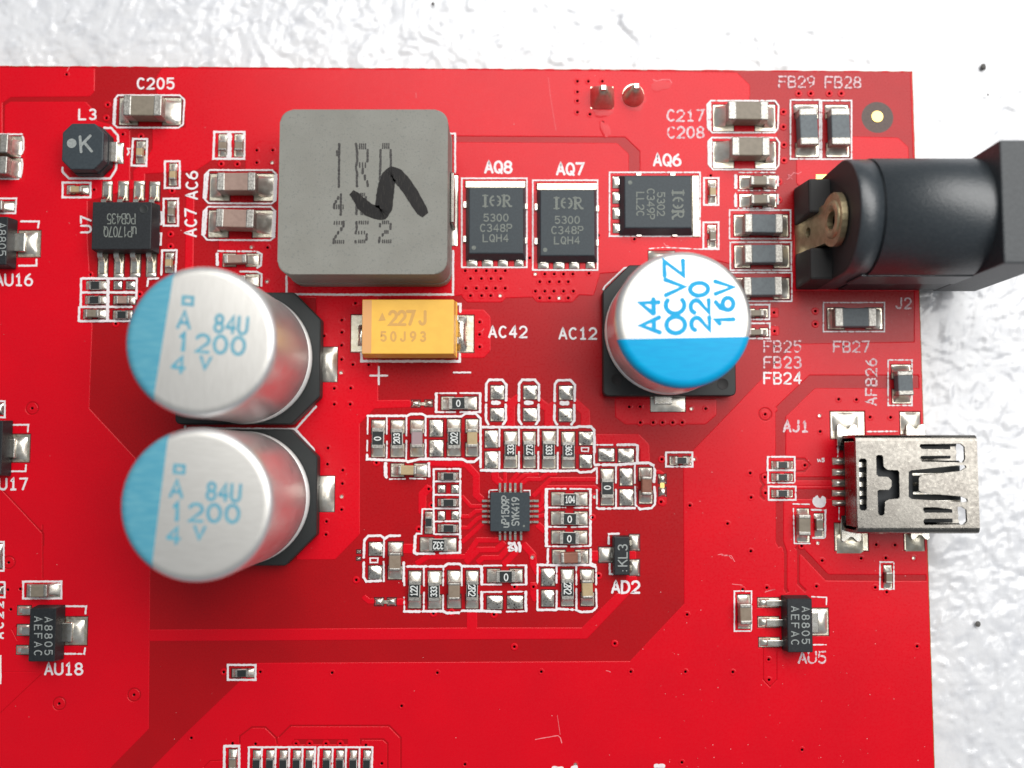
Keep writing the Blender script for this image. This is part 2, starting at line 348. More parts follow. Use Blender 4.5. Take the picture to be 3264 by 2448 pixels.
# ------------------------------------------------------------------ the circuit board
ZC = 0.036                                             # mask over copper stands this far above mask over laminate
TL = U(-700, 206); TR = U(2906, 228); BR = U(2984, 2660); BL = U(-760, 2660)
OUT = [(BL.x, BL.y), (BR.x, BR.y)]
for i in range(1, 150): OUT.append((BR.x + (TR.x - BR.x) * i / 150 + random.uniform(-.012, .012), BR.y + (TR.y - BR.y) * i / 150))
OUT.append((TR.x, TR.y))
for i in range(1, 220): OUT.append((TR.x + (TL.x - TR.x) * i / 220, TR.y + (TL.y - TR.y) * i / 220 + random.uniform(-.03, .02)))
OUT.append((TL.x, TL.y))
board = empty('circuit_board', (0, 0, -1.6), None, 'red circuit board crowded with soldered chips, silver cans and a black power jack')
board['category'] = 'circuit board'
PAINT = [('C', ccw(OUT))]
def paint(cls, t, pts): PAINT.append((cls, ccw([tuple(T(t, x, y))[:2] for x, y in pts])))
def paintw(cls, P): PAINT.append((cls, ccw(P)))
def trace(cls, t, pts, wpx):
    P = [Vector(T(t, x, y)[:2]) for x, y in pts]; wd = wpx / TILES[t][2] / 41.0
    L = []; R = []
    for i in range(len(P)):
        d1 = (P[i] - P[i - 1]).normalized() if i else (P[1] - P[0]).normalized()
        d2 = (P[i + 1] - P[i]).normalized() if i < len(P) - 1 else d1
        tt = (d1 + d2).normalized(); nn = Vector((-tt.y, tt.x)); c = max(.5, nn.dot(Vector((-d1.y, d1.x))))
        L.append(P[i] + nn * wd / 2 / c); R.append(P[i] - nn * wd / 2 / c)
    PAINT.append((cls, ccw([tuple(p) for p in L + R[::-1]])))

# --- gaps between copper (dark) and copper lying in them (bright), painter's order
paint('D', 'px', [(-600, 207), (2905, 228), (2906, 238), (2350, 234), (2190, 231), (1400, 224), (520, 221), (300, 220), (-600, 216)])
paint('D', '0', [(830, 52), (1430, 58), (1385, 130), (1385, 270), (1630, 290), (1640, 580), (1350, 590), (1350, 760), (1310, 830), (1180, 960), (1180, 1040), (1140, 1040), (1140, 600), (1080, 585), (1000, 560), (850, 520), (800, 400), (755, 352), (92, 352), (50, 380), (45, 700), (15, 700), (15, 350), (90, 298), (785, 292), (828, 250)])
paint('D', 'px', [(277, 640), (277, 760), (292, 1040), (282, 1303), (431, 1463), (478, 1640), (471, 2323), (340, 2456), (250, 2550), (390, 2550), (490, 2446), (600, 2333), (773, 2167), (817, 2116), (2009, 2110), (2183, 1926), (2180, 1470), (2537, 1099), (2916, 1092), (2916, 925), (2525, 925), (2540, 600), (2470, 560), (2395, 560), (2395, 650), (2330, 840), (2080, 775), (2052, 790), (2045, 860), (1910, 870), (1890, 940), (1852, 938), (1470, 938), (1430, 945), (885, 948), (700, 945), (700, 760), (885, 760), (885, 452), (825, 450), (795, 478), (795, 540), (785, 545), (785, 510), (672, 510), (622, 542), (460, 552), (460, 590)])
paint('D', 'px', [(2387, 272), (2346, 232), (2904, 236), (2913, 510), (2894, 510), (2892, 470), (2862, 442), (2714, 438), (2714, 510), (2541, 510), (2541, 585), (2562, 598), (2590, 640), (2535, 680), (2470, 680), (2388, 640), (2388, 560), (2480, 520), (2480, 330), (2388, 318)])
paint('D', '4', [(1340, 300), (1640, 300), (1640, 960), (1588, 960), (1588, 372), (1345, 350)])
paint('D', '3', [(60, 640), (1640, 650), (1775, 780), (1775, 980), (1662, 980), (1662, 808), (1565, 716), (60, 708)])
paint('C', '1', [(1085, 780), (1180, 700), (1360, 700), (1360, 945), (1085, 945)])
paint('C', '1', [(540, 1190), (600, 1190), (590, 1840), (530, 1840)])
paint('C', 'px', [(1010, 946), (1203, 946), (1203, 1278), (1306, 1277), (1311, 1286), (1306, 1296), (1192, 1300), (1144, 1350), (1144, 1702), (1066, 1781), (947, 1781), (947, 1100), (1010, 1000)])
paint('C', 'A', [(1500, 395), (1950, 395), (2040, 490), (2040, 960), (1950, 1055), (1500, 1055)])
paint('C', 'Q', [(275, 1318), (840, 1318), (862, 1345), (1108, 1345), (1108, 1318), (1650, 1318), (1650, 1600), (1560, 1700), (1150, 1700), (1100, 1640), (780, 1650), (730, 1700), (330, 1700), (275, 1640)])
paint('C', 'px', [(478, 2010), (1490, 2003), (1490, 1952), (1518, 1952), (1518, 2003), (1856, 2003), (1966, 1893), (2004, 1893), (1869, 2034), (478, 2041)])
paint('C', 'H', [(1755, 1030), (1890, 1030), (1890, 1290), (1755, 1290)])
paint('C', 'I', [(310, 1440), (1190, 1450), (1190, 1580), (1100, 1659), (400, 1659), (315, 1600)])
paint('C', 'I', [(545, 110), (585, 65), (1080, 60), (1220, 200), (1000, 300), (545, 260)])
for tl, pts, wpx in (('B', [(960, 1300), (1480, 1322), (1628, 1480), (1628, 1560)], 75), ('E', [(1628, 225), (1628, 430), (1710, 505)], 78),
        ('E', [(1425, 450), (1550, 590), (1720, 590)], 35), ('E', [(1420, 735), (1530, 735), (1620, 660), (1720, 655)], 35),
        ('E', [(1420, 895), (1510, 895), (1640, 770), (1725, 735)], 35), ('E', [(1430, 1100), (1720, 835)], 40),
        ('G', [(430, 430), (590, 330), (1130, 330), (1290, 95), (1590, 92)], 52), ('G', [(1130, 410), (1300, 232), (1560, 228), (1670, 130)], 58),
        ('G', [(1290, 410), (1370, 345), (1610, 343), (1730, 200)], 50), ('G', [(1660, 440), (1840, 260)], 62),
        ('G', [(1935, 150), (2070, 300), (2078, 430), (2150, 570)], 78), ('G', [(2080, 700), (2085, 860), (2120, 940)], 80),
        ('C', [(345, 1440), (348, 1525), (420, 1590)], 85), ('C', [(485, 1440), (485, 1590)], 32), ('C', [(555, 1590), (670, 1450)], 36),
        ('C', [(628, 1590), (750, 1482), (950, 1462)], 36), ('C', [(725, 1595), (800, 1535), (990, 1535), (1080, 1462), (1210, 1458)], 40),
        ('F', [(880, 450), (1130, 212), (1780, 210)], 40), ('F', [(958, 590), (1008, 545), (1008, 420), (1080, 322), (1750, 318), (1815, 370)], 32),
        ('F', [(958, 662), (1050, 600)], 34), ('F', [(958, 735), (1050, 715)], 34), ('F', [(945, 850), (1045, 940)], 70),
        ('E', [(868, 690), (868, 425), (965, 320)], 88), ('E', [(585, 1190), (770, 1190)], 110), ('H', [(1270, 760), (1380, 760)], 120),
        ('H', [(1840, 660), (1840, 830)], 80), ('G', [(120, 968), (270, 968)], 70), ('M', [(1215, 5), (1245, 30), (1290, 30)], 22)):
    trace('C', tl, pts, wpx)
paint('C', 'C', [(515, 395), (570, 415), (655, 345), (665, 440), (615, 510), (615, 790), (515, 790)])
paint('C', 'C', [(985, 400), (1100, 492), (1175, 440), (1160, 560), (1155, 790), (1050, 790), (1050, 570), (985, 525)])
paint('C', 'C', [(1480, 400), (1672, 570), (1677, 790), (1565, 790), (1565, 610), (1480, 540)])
paint('C', 'D', [(280, 198), (1030, 202), (1200, 380), (1210, 660), (1070, 660), (1068, 450), (1000, 380), (280, 372)])
paint('C', 'D', [(1330, 825), (1385, 828), (1490, 890), (1490, 910), (1375, 915)]); paint('C', 'D', [(1385, 1270), (1508, 1270), (1502, 1415), (1440, 1452), (1385, 1400)])
paint('C', 'J', [(1120, 810), (1230, 815), (1230, 925), (1120, 925)]); paint('C', 'J', [(1120, 1070), (1240, 1075), (1240, 1180), (1120, 1180)])
# dark channels in the right-hand pour
for tl, pts, wpx in (('6', [(1290, 1430), (345, 1430), (60, 1700)], 130), ('7', [(540, 60), (430, 165), (430, 480)], 86), ('7', [(440, 790), (440, 1090), (467, 1170), (467, 1440), (485, 1470)], 34),
        ('7', [(420, 800), (420, 1090), (440, 1130)], 60), ('7', [(540, 633), (806, 633)], 36), ('7', [(540, 685), (806, 685)], 12), ('7', [(540, 745), (806, 745)], 85),
        ('7', [(560, 1110), (560, 1400), (620, 1460)], 28), ('7', [(548, 1120), (770, 1355), (1160, 1358), (1500, 1358)], 56),
        ('7', [(530, 490), (605, 490), (645, 535), (605, 580), (530, 580)], 26), ('7', [(335, 590), (285, 610), (285, 650), (310, 680), (285, 710), (285, 760), (320, 790)], 26),
        ('K', [(505, 868), (505, 1150), (565, 1213), (624, 1150), (624, 888)], 20),
        ('11', [(377, -80), (377, 405)], 22), ('12', [(10, 480), (185, 668), (185, 720)], 11), ('11', [(-20, 1222), (330, 1222)], 14), ('11', [(-20, 1605), (370, 1235)], 20),
        ('11', [(160, 795), (105, 850), (155, 950)], 16), ('L', [(452, 810), (452, 740), (560, 658), (680, 658), (775, 750), (785, 815)], 26),
        ('L', [(792, 752), (900, 645), (1770, 645), (1873, 750), (1873, 1060)], 26), ('L', [(1518, 820), (1518, 765), (1720, 765), (1757, 800), (1757, 1060)], 26),
        ('L', [(130, 1020), (190, 955), (310, 950)], 20)):
    trace('D', tl, pts, wpx)
paint('D', 'L', [(930, 758), (1412, 758), (1412, 818), (890, 818)])
paint('D', '5', [(1186, 760), (1188, 860), (1240, 860), (1232, 760)])
for t_, x_, y_ in (('8', 285, 1525), ('11', 1182, 1422), ('11', 523, 1500), ('11', 78, 257), ('7', 318, 162)):
    c = T(t_, x_, y_); paintw('D', circ(c.x, c.y, .58, 20)); paintw('C', circ(c.x, c.y, .38, 16))
fid = T('5', 920, 482); paintw('F', circ(fid.x, fid.y, 1.26, 36))

VIAS = [('Q', 1340, (305, 432, 553, 662, 775)), ('Q', 1432, (367, 495, 608, 722)), ('Q', 1545, (312, 435, 553, 660, 775)), ('Q', 1632, (367, 497, 605, 717)),
        ('Q', 1378, (1130, 1240, 1350, 1460, 1570)), ('Q', 1470, (1180, 1295, 1408, 1515)), ('Q', 1580, (1130, 1240, 1347, 1460, 1575)), ('Q', 1660, (1180, 1295, 1408, 1515))]
VP = {'3': [(1217, 165), (1313, 165), (1437, 165), (1217, 258), (1217, 338), (1217, 437), (1437, 448), (1440, 528), (1328, 455)],
 '4': [(1650, 435), (1650, 567), (1655, 725), (1655, 862), (1610, 1050), (1610, 1210), (1010, 995), (337, 1555), (18, 1523)],
 '5': [(225, 273), (332, 273), (495, 273), (600, 273)], '1': [(843, 893), (985, 895), (1157, 772), (1297, 772), (1157, 882), (1293, 882), (410, 1130), (397, 1512), (397, 1620), (1110, 1628), (1253, 1630)],
 '0': [(587, 105), (950, 372), (938, 488), (1083, 632), (1242, 650), (828, 1120)],
 '9': [(1385, 270), (2165, 460), (2045, 610), (2045, 718), (2043, 832), (2043, 957), (1888, 750), (2143, 1002), (2038, 1073), (1978, 1212), (2123, 1210), (1978, 1352), (2118, 1352)],
 '10': [(1923, 355), (1918, 497), (2053, 550), (2050, 668), (2045, 782), (2043, 898), (1910, 1002), (1905, 1117), (2172, 1517)],
 '8': [(795, 348), (1020, 780), (285, 1525), (1232, 520)], '11': [(78, 257), (180, 490), (97, 670), (1182, 1422), (523, 1500), (1972, 1222), (70, 497)],
 'M': [(608, 445), (1030, 450), (1648, 450), (2100, 298), (1438, 645), (203, 833), (445, 865), (580, 868), (817, 868), (897, 868), (993, 868), (1077, 868), (1228, 875), (1322, 983), (1810, 988)],
 'N': [(795, 335), (1305, 130), (277, 533), (908, 533), (1293, 533), (1627, 535), (1880, 447), (1882, 590), (2115, 1083), (1268, 1172), (518, 1187)],
 '7': [(318, 162), (715, 172), (985, 55), (855, 52), (720, 288), (1085, 183), (1235, 185), (608, 535), (208, 592), (316, 622), (320, 738), (215, 770), (43, 962), (213, 1163), (585, 1125), (703, 1103), (735, 1232), (1020, 1215), (1200, 1213), (1403, 1213), (1130, 1115), (1267, 1118), (693, 1420), (1123, 1428), (1207, 1462), (330, 1430), (153, 1443)],
 'I': [(75, 335), (1705, 682), (1710, 845), (2070, 668), (2070, 783), (430, 1512), (525, 1510), (978, 1530), (1103, 1528), (527, 1650), (640, 1650), (723, 1650), (812, 1650), (897, 1650), (1628, 1577)],
 'A': [(148, 290), (110, 1160), (333, 1163), (80, 1493), (1897, 562), (1895, 737), (1897, 912)], 'B': [(220, 1305)], 'D': [(1433, 632), (2003, 632), (247, 1292), (1420, 1382), (1928, 1445)],
 'E': [(958, 348), (1000, 580), (818, 915)], 'F': [(870, 1310), (1715, 750), (1745, 460)], 'G': [(2080, 755), (670, 1130), (925, 1115), (1523, 1145), (1810, 1600), (1812, 755)],
 'H': [(1362, 1042)], 'K': [(1860, 857), (235, 1083)], 'Q': [(1062, 1190), (1870, 925)]}
via_pts = []
for t_, y_, xs in VIAS: via_pts += [T(t_, x, y_) for x in xs]
for t_, ps in VP.items(): via_pts += [T(t_, x, y) for x, y in ps]
vv = []
for p in via_pts:
    if all((p - q).length > .3 for q in vv): vv.append(p)
via_pts = vv

# ------------------------------------------------------------------ small builders on the board
def pad_mesh(kind='tin'):
    if ('pad', kind) in CACHE: return CACHE[('pad', kind)]
    me = prism(rect(-.5, -.5, .5, .5), rect(-.485, -.485, .485, .485), 0, .035, M[kind], 0, name='solder_pad'); CACHE[('pad', kind)] = me; return me
def pad(x0, y0, x1, y1, kind='tin', rim=.085, name='solder_pad'):
    if rim: paintw('O', rect(x0 - rim, y0 - rim, x1 + rim, y1 + rim))
    o = link(name, pad_mesh(kind), board, ((x0 + x1) / 2, (y0 + y1) / 2, .004)); o.scale = (x1 - x0, y1 - y0, 1)
    return o
def padp(t, b, kind='tin', rim=.085): return pad(*TB(t, b), kind, rim)
def dome_data(x0, y0, x1, y1, h, n=9, z0=.035, pw=2.6, sharp=.75):
    V = []; Fc = []; jx, jy = random.uniform(-.15, .15), random.uniform(-.15, .15)
    for j in range(n):
        for i in range(n):
            u = -1 + 2 * i / (n - 1); v = -1 + 2 * j / (n - 1)
            e = max(0, (1 - abs(u) ** pw) * (1 - abs(v) ** pw)) ** sharp
            z = z0 + h * e * (1 + jx * u + jy * v + .06 * math.sin(3 * u + jx * 40) * math.cos(2.5 * v + jy * 40) + random.uniform(-.008, .008))
            V.append((x0 + (u + 1) / 2 * (x1 - x0), y0 + (v + 1) / 2 * (y1 - y0), z))
    for j in range(n - 1):
        for i in range(n - 1): Fc.append((j * n + i, j * n + i + 1, (j + 1) * n + i + 1, (j + 1) * n + i))
    return V, Fc
def pillow(x0, y0, x1, y1, h, n=11, z0=.035):           # four-sided pillow of frozen solder
    V = []; Fc = []; jx, jy = random.uniform(-.2, .2), random.uniform(-.1, .2)
    for j in range(n):
        for i in range(n):
            u = -1 + 2 * i / (n - 1); v = -1 + 2 * j / (n - 1)
            m = (abs(u - jx * (1 - u * u)) ** 3.2 + abs(v - jy * (1 - v * v)) ** 3.2) ** (1 / 3.2)
            e = max(0, 1 - max(m, abs(u), abs(v)) ** 1.7) if max(abs(u), abs(v)) < .999 else 0
            V.append((x0 + (u + 1) / 2 * (x1 - x0), y0 + (v + 1) / 2 * (y1 - y0), z0 + h * e * (1 + random.uniform(-.03, .03))))
    for j in range(n - 1):
        for i in range(n - 1): Fc.append((j * n + i, j * n + i + 1, (j + 1) * n + i + 1, (j + 1) * n + i))
    return V, Fc
def bump_pad(t, b, h=None):                            # an empty pad carrying a pillow of solder
    x0, y0, x1, y1 = TB(t, b)
    pad(x0, y0, x1, y1)
    h = h or min(x1 - x0, y1 - y0) * random.uniform(.15, .20)
    V, Fc = pillow(x0 + .01, y0 + .01, x1 - .01, y1 - .01, h)
    return wmesh('solder_bump', V, Fc, M['solder'], board, smooth=True)
def fillet(L0, L1, wd, h, root, m='solder_smooth', n=7):
    """solder climbing a terminal: local x from L0 (terminal) to L1 (pad end), either sign"""
    V = []; Fc = []
    bulge = random.uniform(.10, .2); tw = random.uniform(-.12, .12)
    for j in range(n):
        v = -1 + 2 * j / (n - 1)
        for i in range(n):
            u = i / (n - 1)
            z = -.012 + h * (1 - u) ** 2 * (1 - .25 * abs(v) ** 3) + bulge * h * math.sin(math.pi * min(1, u)) * (1 - v * v) * (1 + tw * v) + random.uniform(0, .012)
            ww = wd / 2 * (1 - .06 * (1 - u))
            if abs(v) > .99 or u > .99: z = -.012 if u > .99 else (-.012 + h * .55 * (1 - u) ** 2)
            V.append((L0 + (L1 - L0) * u, v * ww, z))
    for j in range(n - 1):
        for i in range(n - 1):
            f = (j * n + i, j * n + i + 1, (j + 1) * n + i + 1, (j + 1) * n + i)
            Fc.append(f if L1 > L0 else f[::-1])
    b0 = len(V)                                        # skirts along both sides
    for s, j in ((-1, 0), (1, n - 1)):
        for i in range(n): V.append((L0 + (L1 - L0) * i / (n - 1), s * wd / 2, -.02))
        k = b0 if s < 0 else b0 + n
        for i in range(n - 1):
            f = (k + i, k + i + 1, j * n + i + 1, j * n + i)
            Fc.append(f if (s < 0) == (L1 > L0) else f[::-1])
    return link('solder_joint', mesh('solder_joint', V, Fc, M[m], smooth=True), root, wloc(root))

SILKZ = [ZC + .016]
def silk(t, *polys, w=.13, drop=0.0, closed=False, jit=.22, name=None):
    for P in polys:
        V = []; Fc = []
        pts = [tuple(T(t, x, y))[:2] for x, y in P]
        SILKZ[0] += .0006
        if SILKZ[0] > ZC + .05: SILKZ[0] = ZC + .016
        ribbon(V, Fc, pts, w, SILKZ[0], closed, .11, jit, drop)
        wmesh(name or ('silkscreen_frame' if closed else 'silkscreen_line'), V, Fc, M['silk'], board)
def srect(t, x0, y0, x1, y1, w=.13, drop=0.0): return silk(t, [(x0, y0), (x1, y0), (x1, y1), (x0, y1)], w=w, drop=drop, closed=True)
def oct_(x0, y0, x1, y1, c): return [(x0 + c, y0), (x1 - c, y0), (x1, y0 + c), (x1, y1 - c), (x1 - c, y1), (x0 + c, y1), (x0, y1 - c), (x0, y0 + c)]
def stext(s, t, cx, cy, h, wt, rot=0, wd=.155, drop=0.0): return text('silkscreen_text', s, t, cx, cy, h, wt, rot, ZC + .012, wd, M['silk_faded' if drop > .04 else 'silk'], board, .13 if drop < .04 else .3, drop, zs=.0006, step=.09)

KN = {'R': 'resistor', 'C': 'ceramic_capacitor', 'B': 'ferrite_bead'}
def chip(kind, t, top, pads, ori, label=None, h=None, body='mlcc', black=None, txt=None, rot=0, tsz=None, padf=.36, tl=None, round_t=False, fh=None):
    vert = ori == 'v'
    h = h or {'R': .45, 'C': .8, 'B': 1.0}[kind]
    x0, y0, x1, y1 = TB(t, top, h); cx, cy = (x0 + x1) / 2, (y0 + y1) / 2
    q = lambda v: round(v / .05) * .05
    L, W = (q(y1 - y0), q(x1 - x0)) if vert else (q(x1 - x0), q(y1 - y0))
    L = max(L, .8); W = max(W, .4)
    root = empty(KN[kind], (cx, cy, ZC), board, label, rad((90 if vert else 0) + random.uniform(-1.7, 1.7)))
    tl = tl or max(.16, L * (.20 if kind == 'R' else .21))
    r = .03 if kind == 'R' else .06 if h < .7 else .09
    if kind == 'R':
        link('body', rbox(-L / 2 + .02, -W / 2, 0, L / 2 - .02, W / 2, h * .9, .02, 1, M['alumina'], 'body'), root, wloc(root))
        bl = (L - 2 * tl + .06)
        link('glaze', rbox(-bl / 2, -W * .46, h * .88, bl / 2, W * .46, h + .012, .015, 1, M['rblack'], 'glaze'), root, wloc(root))
    else:
        link('body', rbox(-L / 2 + .05, -W * .485, .02, L / 2 - .05, W * .485, h * .975, r, 2, M[body], 'body'), root, wloc(root))
    tr = .12 if round_t else r
    for s in (-1, 1):
        a, b = (L / 2 - tl, L / 2) if s > 0 else (-L / 2, -L / 2 + tl)
        link('terminal', rbox(a, -W / 2, 0, b, W / 2, h, tr, 2 if tr < .1 else 3, M['term'], 'terminal'), root, wloc(root))
    if pads:
        p0, q0, p1, q1 = TB(t, pads)
        if vert: lo, hi, wa, wb = q0, q1, p0, p1
        else: lo, hi, wa, wb = p0, p1, q0, q1
        ln = (hi - lo) * padf
        for s in (-1, 1):
            a, b = (lo, lo + ln) if s < 0 else (hi - ln, hi)
            if vert: pad(wa, a, wb, b)
            else: pad(a, wa, b, wb)
            mid = cy if vert else cx; end = (hi - mid) if s > 0 else (lo - mid)
            pw = min(wb - wa, W * 1.18)
            if abs(end) > L / 2 + .08:
                fillet(s * (L / 2 - .03), end * .985, pw * .97, (fh or (.8 if kind == 'R' else .55)) * h, root)
    if txt:
        c = black or top
        text('value_print', txt, t, (c[0] + c[2]) / 2, (c[1] + c[3]) / 2, tsz[0], tsz[1], rot, ZC + h + .022, .085, M['rprint'], board if False else root_unrot(root), .05)
    return root
def root_unrot(root):
    """text is built in world axes: return a proxy whose children keep world axes"""
    return root

# text under a rotated root: rotate the verts back so that the print stays where it was measured
_wm = wmesh
def wmesh(name, V, Fc, mats, parent, idx=None, smooth=False, label=None):
    o0 = wloc(parent); a = -parent.rotation_euler.z
    R = Matrix.Rotation(a, 3, 'Z') if abs(a) > 1e-6 else None
    vs = [(R @ (Vector(v) - o0)) if R else (Vector(v) - o0) for v in V]
    return link(name, mesh(name, vs, Fc, mats, idx, smooth), parent, wloc(parent), label=label)

# ================================================================== parts on the board
exec_parts = []
# ---------- top left
chip('C', '0', (1085, 285, 1425, 465), (1055, 310, 1600, 550), 'h', 'large brown ceramic capacitor under the C205 marking', h=1.6, body='mlcc_grey', padf=.30, fh=.5)
silk('0', [(1040, 288), (1585, 288), (1628, 330), (1615, 545), (1575, 575), (1035, 572), (1000, 540), (1012, 325)], closed=True)
silk('0', [(1020, 320), (1008, 545)], w=.22)
stext('C205', '0', 1372, 183, 90, 320)
stext('L3', '0', 770, 455, 88, 150)
chip('C', '0', (1197, 735, 1255, 830), (1205, 695, 1283, 888), 'v', 'tiny brown capacitor right of the octagonal inductor', h=.5, body='mlcc_tan')
silk('0', [(1175, 672), (1300, 675), (1290, 910), (1160, 908)], closed=True, w=.16)
chip('C', '1', (815, 685, 888, 768), (822, 632, 893, 828), 'v', 'left one of two tiny capacitors framed together above AC6', h=.5, body='mlcc')
chip('C', '1', (960, 685, 1032, 768), (962, 632, 1038, 828), 'v', 'right one of two tiny capacitors framed together above AC6', h=.5, body='mlcc')
silk('1', [(785, 612), (1050, 612), (1048, 848), (777, 848)], closed=True, w=.17)
silk('1', [(918, 630), (915, 830)], w=.38)
chip('C', '1', (383, 938, 440, 1028), (388, 890, 447, 1083), 'v', 'tiny capacitor right of U7, uppermost of three', h=.5, body='mlcc_tan')
srect('1', 350, 870, 480, 1105, .16)
chip('C', '1', (368, 1265, 425, 1350), (373, 1222, 432, 1413), 'v', 'tiny capacitor right of U7, middle of three', h=.5, body='mlcc_grey')
srect('1', 338, 1200, 465, 1437, .16)
silk('1', [(275, 1318), (320, 1318), (320, 1425), (275, 1425)], w=.14); silk('1', [(275, 1505), (318, 1505), (312, 1605), (270, 1605)], w=.14)
chip('C', '0', (600, 1085, 720, 1142), (592, 1083, 785, 1160), 'h', 'tiny capacitor under the octagonal inductor', h=.5, body='mlcc_tan')
srect('0', 555, 1058, 800, 1188, .16)
chip('C', '0', (-270, 622, 72, 790), (-300, 650, 200, 805), 'h', 'upper of two ceramic capacitors cut by the left edge', h=1.3, padf=.3)
chip('C', '0', (-270, 818, 62, 975), (-300, 842, 190, 1008), 'h', 'lower of two ceramic capacitors cut by the left edge', h=1.3, padf=.3)
silk('0', [(-40, 632), (198, 632)], [(203, 650), (212, 690), (210, 770), (196, 800)], [(-40, 825), (183, 828)], [(195, 850), (203, 890), (195, 970), (183, 1010)], [(-40, 1025), (168, 1025)])
chip('C', '0', (-110, 1212, 22, 1300), (-140, 1225, 133, 1310), 'h', 'small capacitor at the left edge above AU16', h=.7)
silk('0', [(-30, 1198), (148, 1198), (138, 1328), (-30, 1328)])

# ---------- octagonal inductor L3
def inductor_l3():
    h = 1.75
    c = T('0', 800, 795, .1); root = empty('shielded_inductor', (c.x, c.y, ZC), board, 'small black octagonal inductor printed with a dot and a K')
    tb = TB('0', (545, 532, 915, 945), h)
    hw = (tb[2] - tb[0]) / 2; hh = (tb[3] - tb[1]) / 2; mx, my = (tb[0] + tb[2]) / 2 - c.x, (tb[1] + tb[3]) / 2 - c.y
    def octo(a, b, k, ox=0, oy=0): return [(x + ox, y + oy) for x, y in [(a - k, -b), (a, -b + k), (a, b - k), (a - k, b), (-a + k, b), (-a, b - k), (-a, -b + k), (-a + k, -b)]]
    link('body', prism(octo(hw, hh, .72, mx, my), octo(hw * .985, hh * .985, .72, mx, my), .85, h, M['epoxy_blue'], .09, 2), root, wloc(root))
    link('core', prism(octo(hw * 1.06, hh * 1.04, .75, mx, my), octo(hw * 1.03, hh * 1.03, .75, mx, my), .05, .84, M['epoxy'], .05, 1), root, wloc(root))
    t_ = TB('0', (1010, 712, 1088, 888)); pad(*t_)
    link('terminal', rbox(t_[0] - c.x - .35, t_[1] - c.y, .0, t_[0] - c.x + .38, t_[3] - c.y, .45, .05, 2, M['lead'], 'terminal'), root, wloc(root))
    V, Fc = dome_data(t_[0] + .2, t_[1], t_[2], t_[3], .16); wmesh('solder_joint', V, Fc, M['solder_smooth'], root, smooth=True)
    P = circ(*T('0', 632, 710, h + ZC)[:2], .37, 24); z = h + ZC + .012
    wmesh('dot_print', [(x, y, z) for x, y in P], [list(range(24))], M['laser_pale'], root)
    text('letter_print', 'K', '0', 757, 715, 140, 100, 4, z, .21, M['laser_pale'], root, .05, cw=95)
    silk('0', [(920, 575), (985, 578), (1040, 640), (1045, 700)], [(1030, 895), (1025, 940), (975, 1022), (610, 1022), (555, 965), (553, 925)], w=.17)
inductor_l3()

# ---------- gull-wing leads
def gull(root, foot, toe, ht, wd, m='lead', th=.16):
    """lead from body point foot (world xy) to toe on the pad: foot strip, bend and shoulder, one mesh"""
    f = Vector(foot[:2]); e = Vector(toe[:2]); d = (e - f); L = d.length; d.normalize(); n = Vector((-d.y, d.x)) * wd / 2
    prof = [(0, ht), (.22 * L, ht), (.30 * L, ht - .05), (.48 * L, th + .05), (.56 * L, th), (L, th)]
    V = []; Fc = []
    for s, z in prof:
        for zz in (z, z - th):
            for sg in (1, -1):
                p = f + d * s + n * sg; V.append((p.x, p.y, zz + .04))
    for i in range(len(prof) - 1):
        a = 4 * i; b = a + 4
        Fc += [(a, a + 1, b + 1, b), (a + 3, a + 2, b + 2, b + 3), (a, b, b + 2, a + 2), (a + 1, a + 3, b + 3, b + 1)]
    a = 4 * (len(prof) - 1); Fc.append((a, a + 1, a + 3, a + 2))
    return wmesh('lead', V, Fc, M[m], root)

# ---------- SO-8 chip U7
def so8():
    h = 1.5; tb = TB('0', (812, 1228, 1335, 1645), h); b = TB('px', (300, 646, 500, 802), .6)
    cx, cy = (b[0] + b[2]) / 2, (b[1] + b[3]) / 2
    root = empty('eight_pin_chip', (cx, cy, ZC), board, 'black eight pin chip beside the U7 marking with upside down lettering')
    tx0, ty0, tx1, ty1 = [v - o for v, o in zip(tb, (cx, cy, cx, cy))]
    e = .1
    link('body', prism(rect(tx0 - e * .3, ty0 - e, tx1 + e * 2, ty1 + e), rect(tx0, ty0, tx1, ty1), .15, h, M['epoxy'], .06, 2), root, wloc(root))
    for t_, bx in [('0', (905, 1052, 988, 1220)), ('0', (1045, 1050, 1132, 1218)), ('0', (1182, 1050, 1272, 1215)), ('0', (1322, 1055, 1408, 1220)),
                   ('8', (868, 150, 950, 365)), ('8', (1010, 150, 1092, 365)), ('8', (1153, 150, 1238, 360)), ('8', (1293, 150, 1378, 358))]:
        p = TB(t_, bx); up = t_ == '0'; pad(*p)
        x = (p[0] + p[2]) / 2; ye = p[3] - .25 if up else p[1] + .25; yf = cy + (ty1 if up else ty0) + (-.1 if up else .1)
        gull(root, (x, yf), (x, ye), .62, .40)
        V, Fc = dome_data(p[0], min(ye, ye + (.3 if up else -.3)) - .05, p[2], max(ye, ye + (.3 if up else -.3)) + .02, .14, 7)
        wmesh('solder_joint', V, Fc, M['solder_smooth'], root, smooth=True)
    z = h + ZC + .012
    text('marking_print', 'uP|707Q', '0', 1060, 1490, 88, 285, 180, z, .085, M['laser'], root, .05)
    text('marking_print', 'PGB435', '0', 1068, 1375, 88, 245, 180, z, .085, M['laser'], root, .05)
    c = T('0', 1265, 1290, h + ZC); V, Fc = lathe([(.36, .006), (.33, .02), (.28, .004)], 20, 'd', None, cx=c.x, cy=c.y)
    wmesh('pin_one_dimple', [(x, y, zz + h + ZC) for x, y, zz in V], Fc, M['cap_base'], root, smooth=True)
    stext('U7', '0', 757, 1425, 88, 140, 90)
so8()

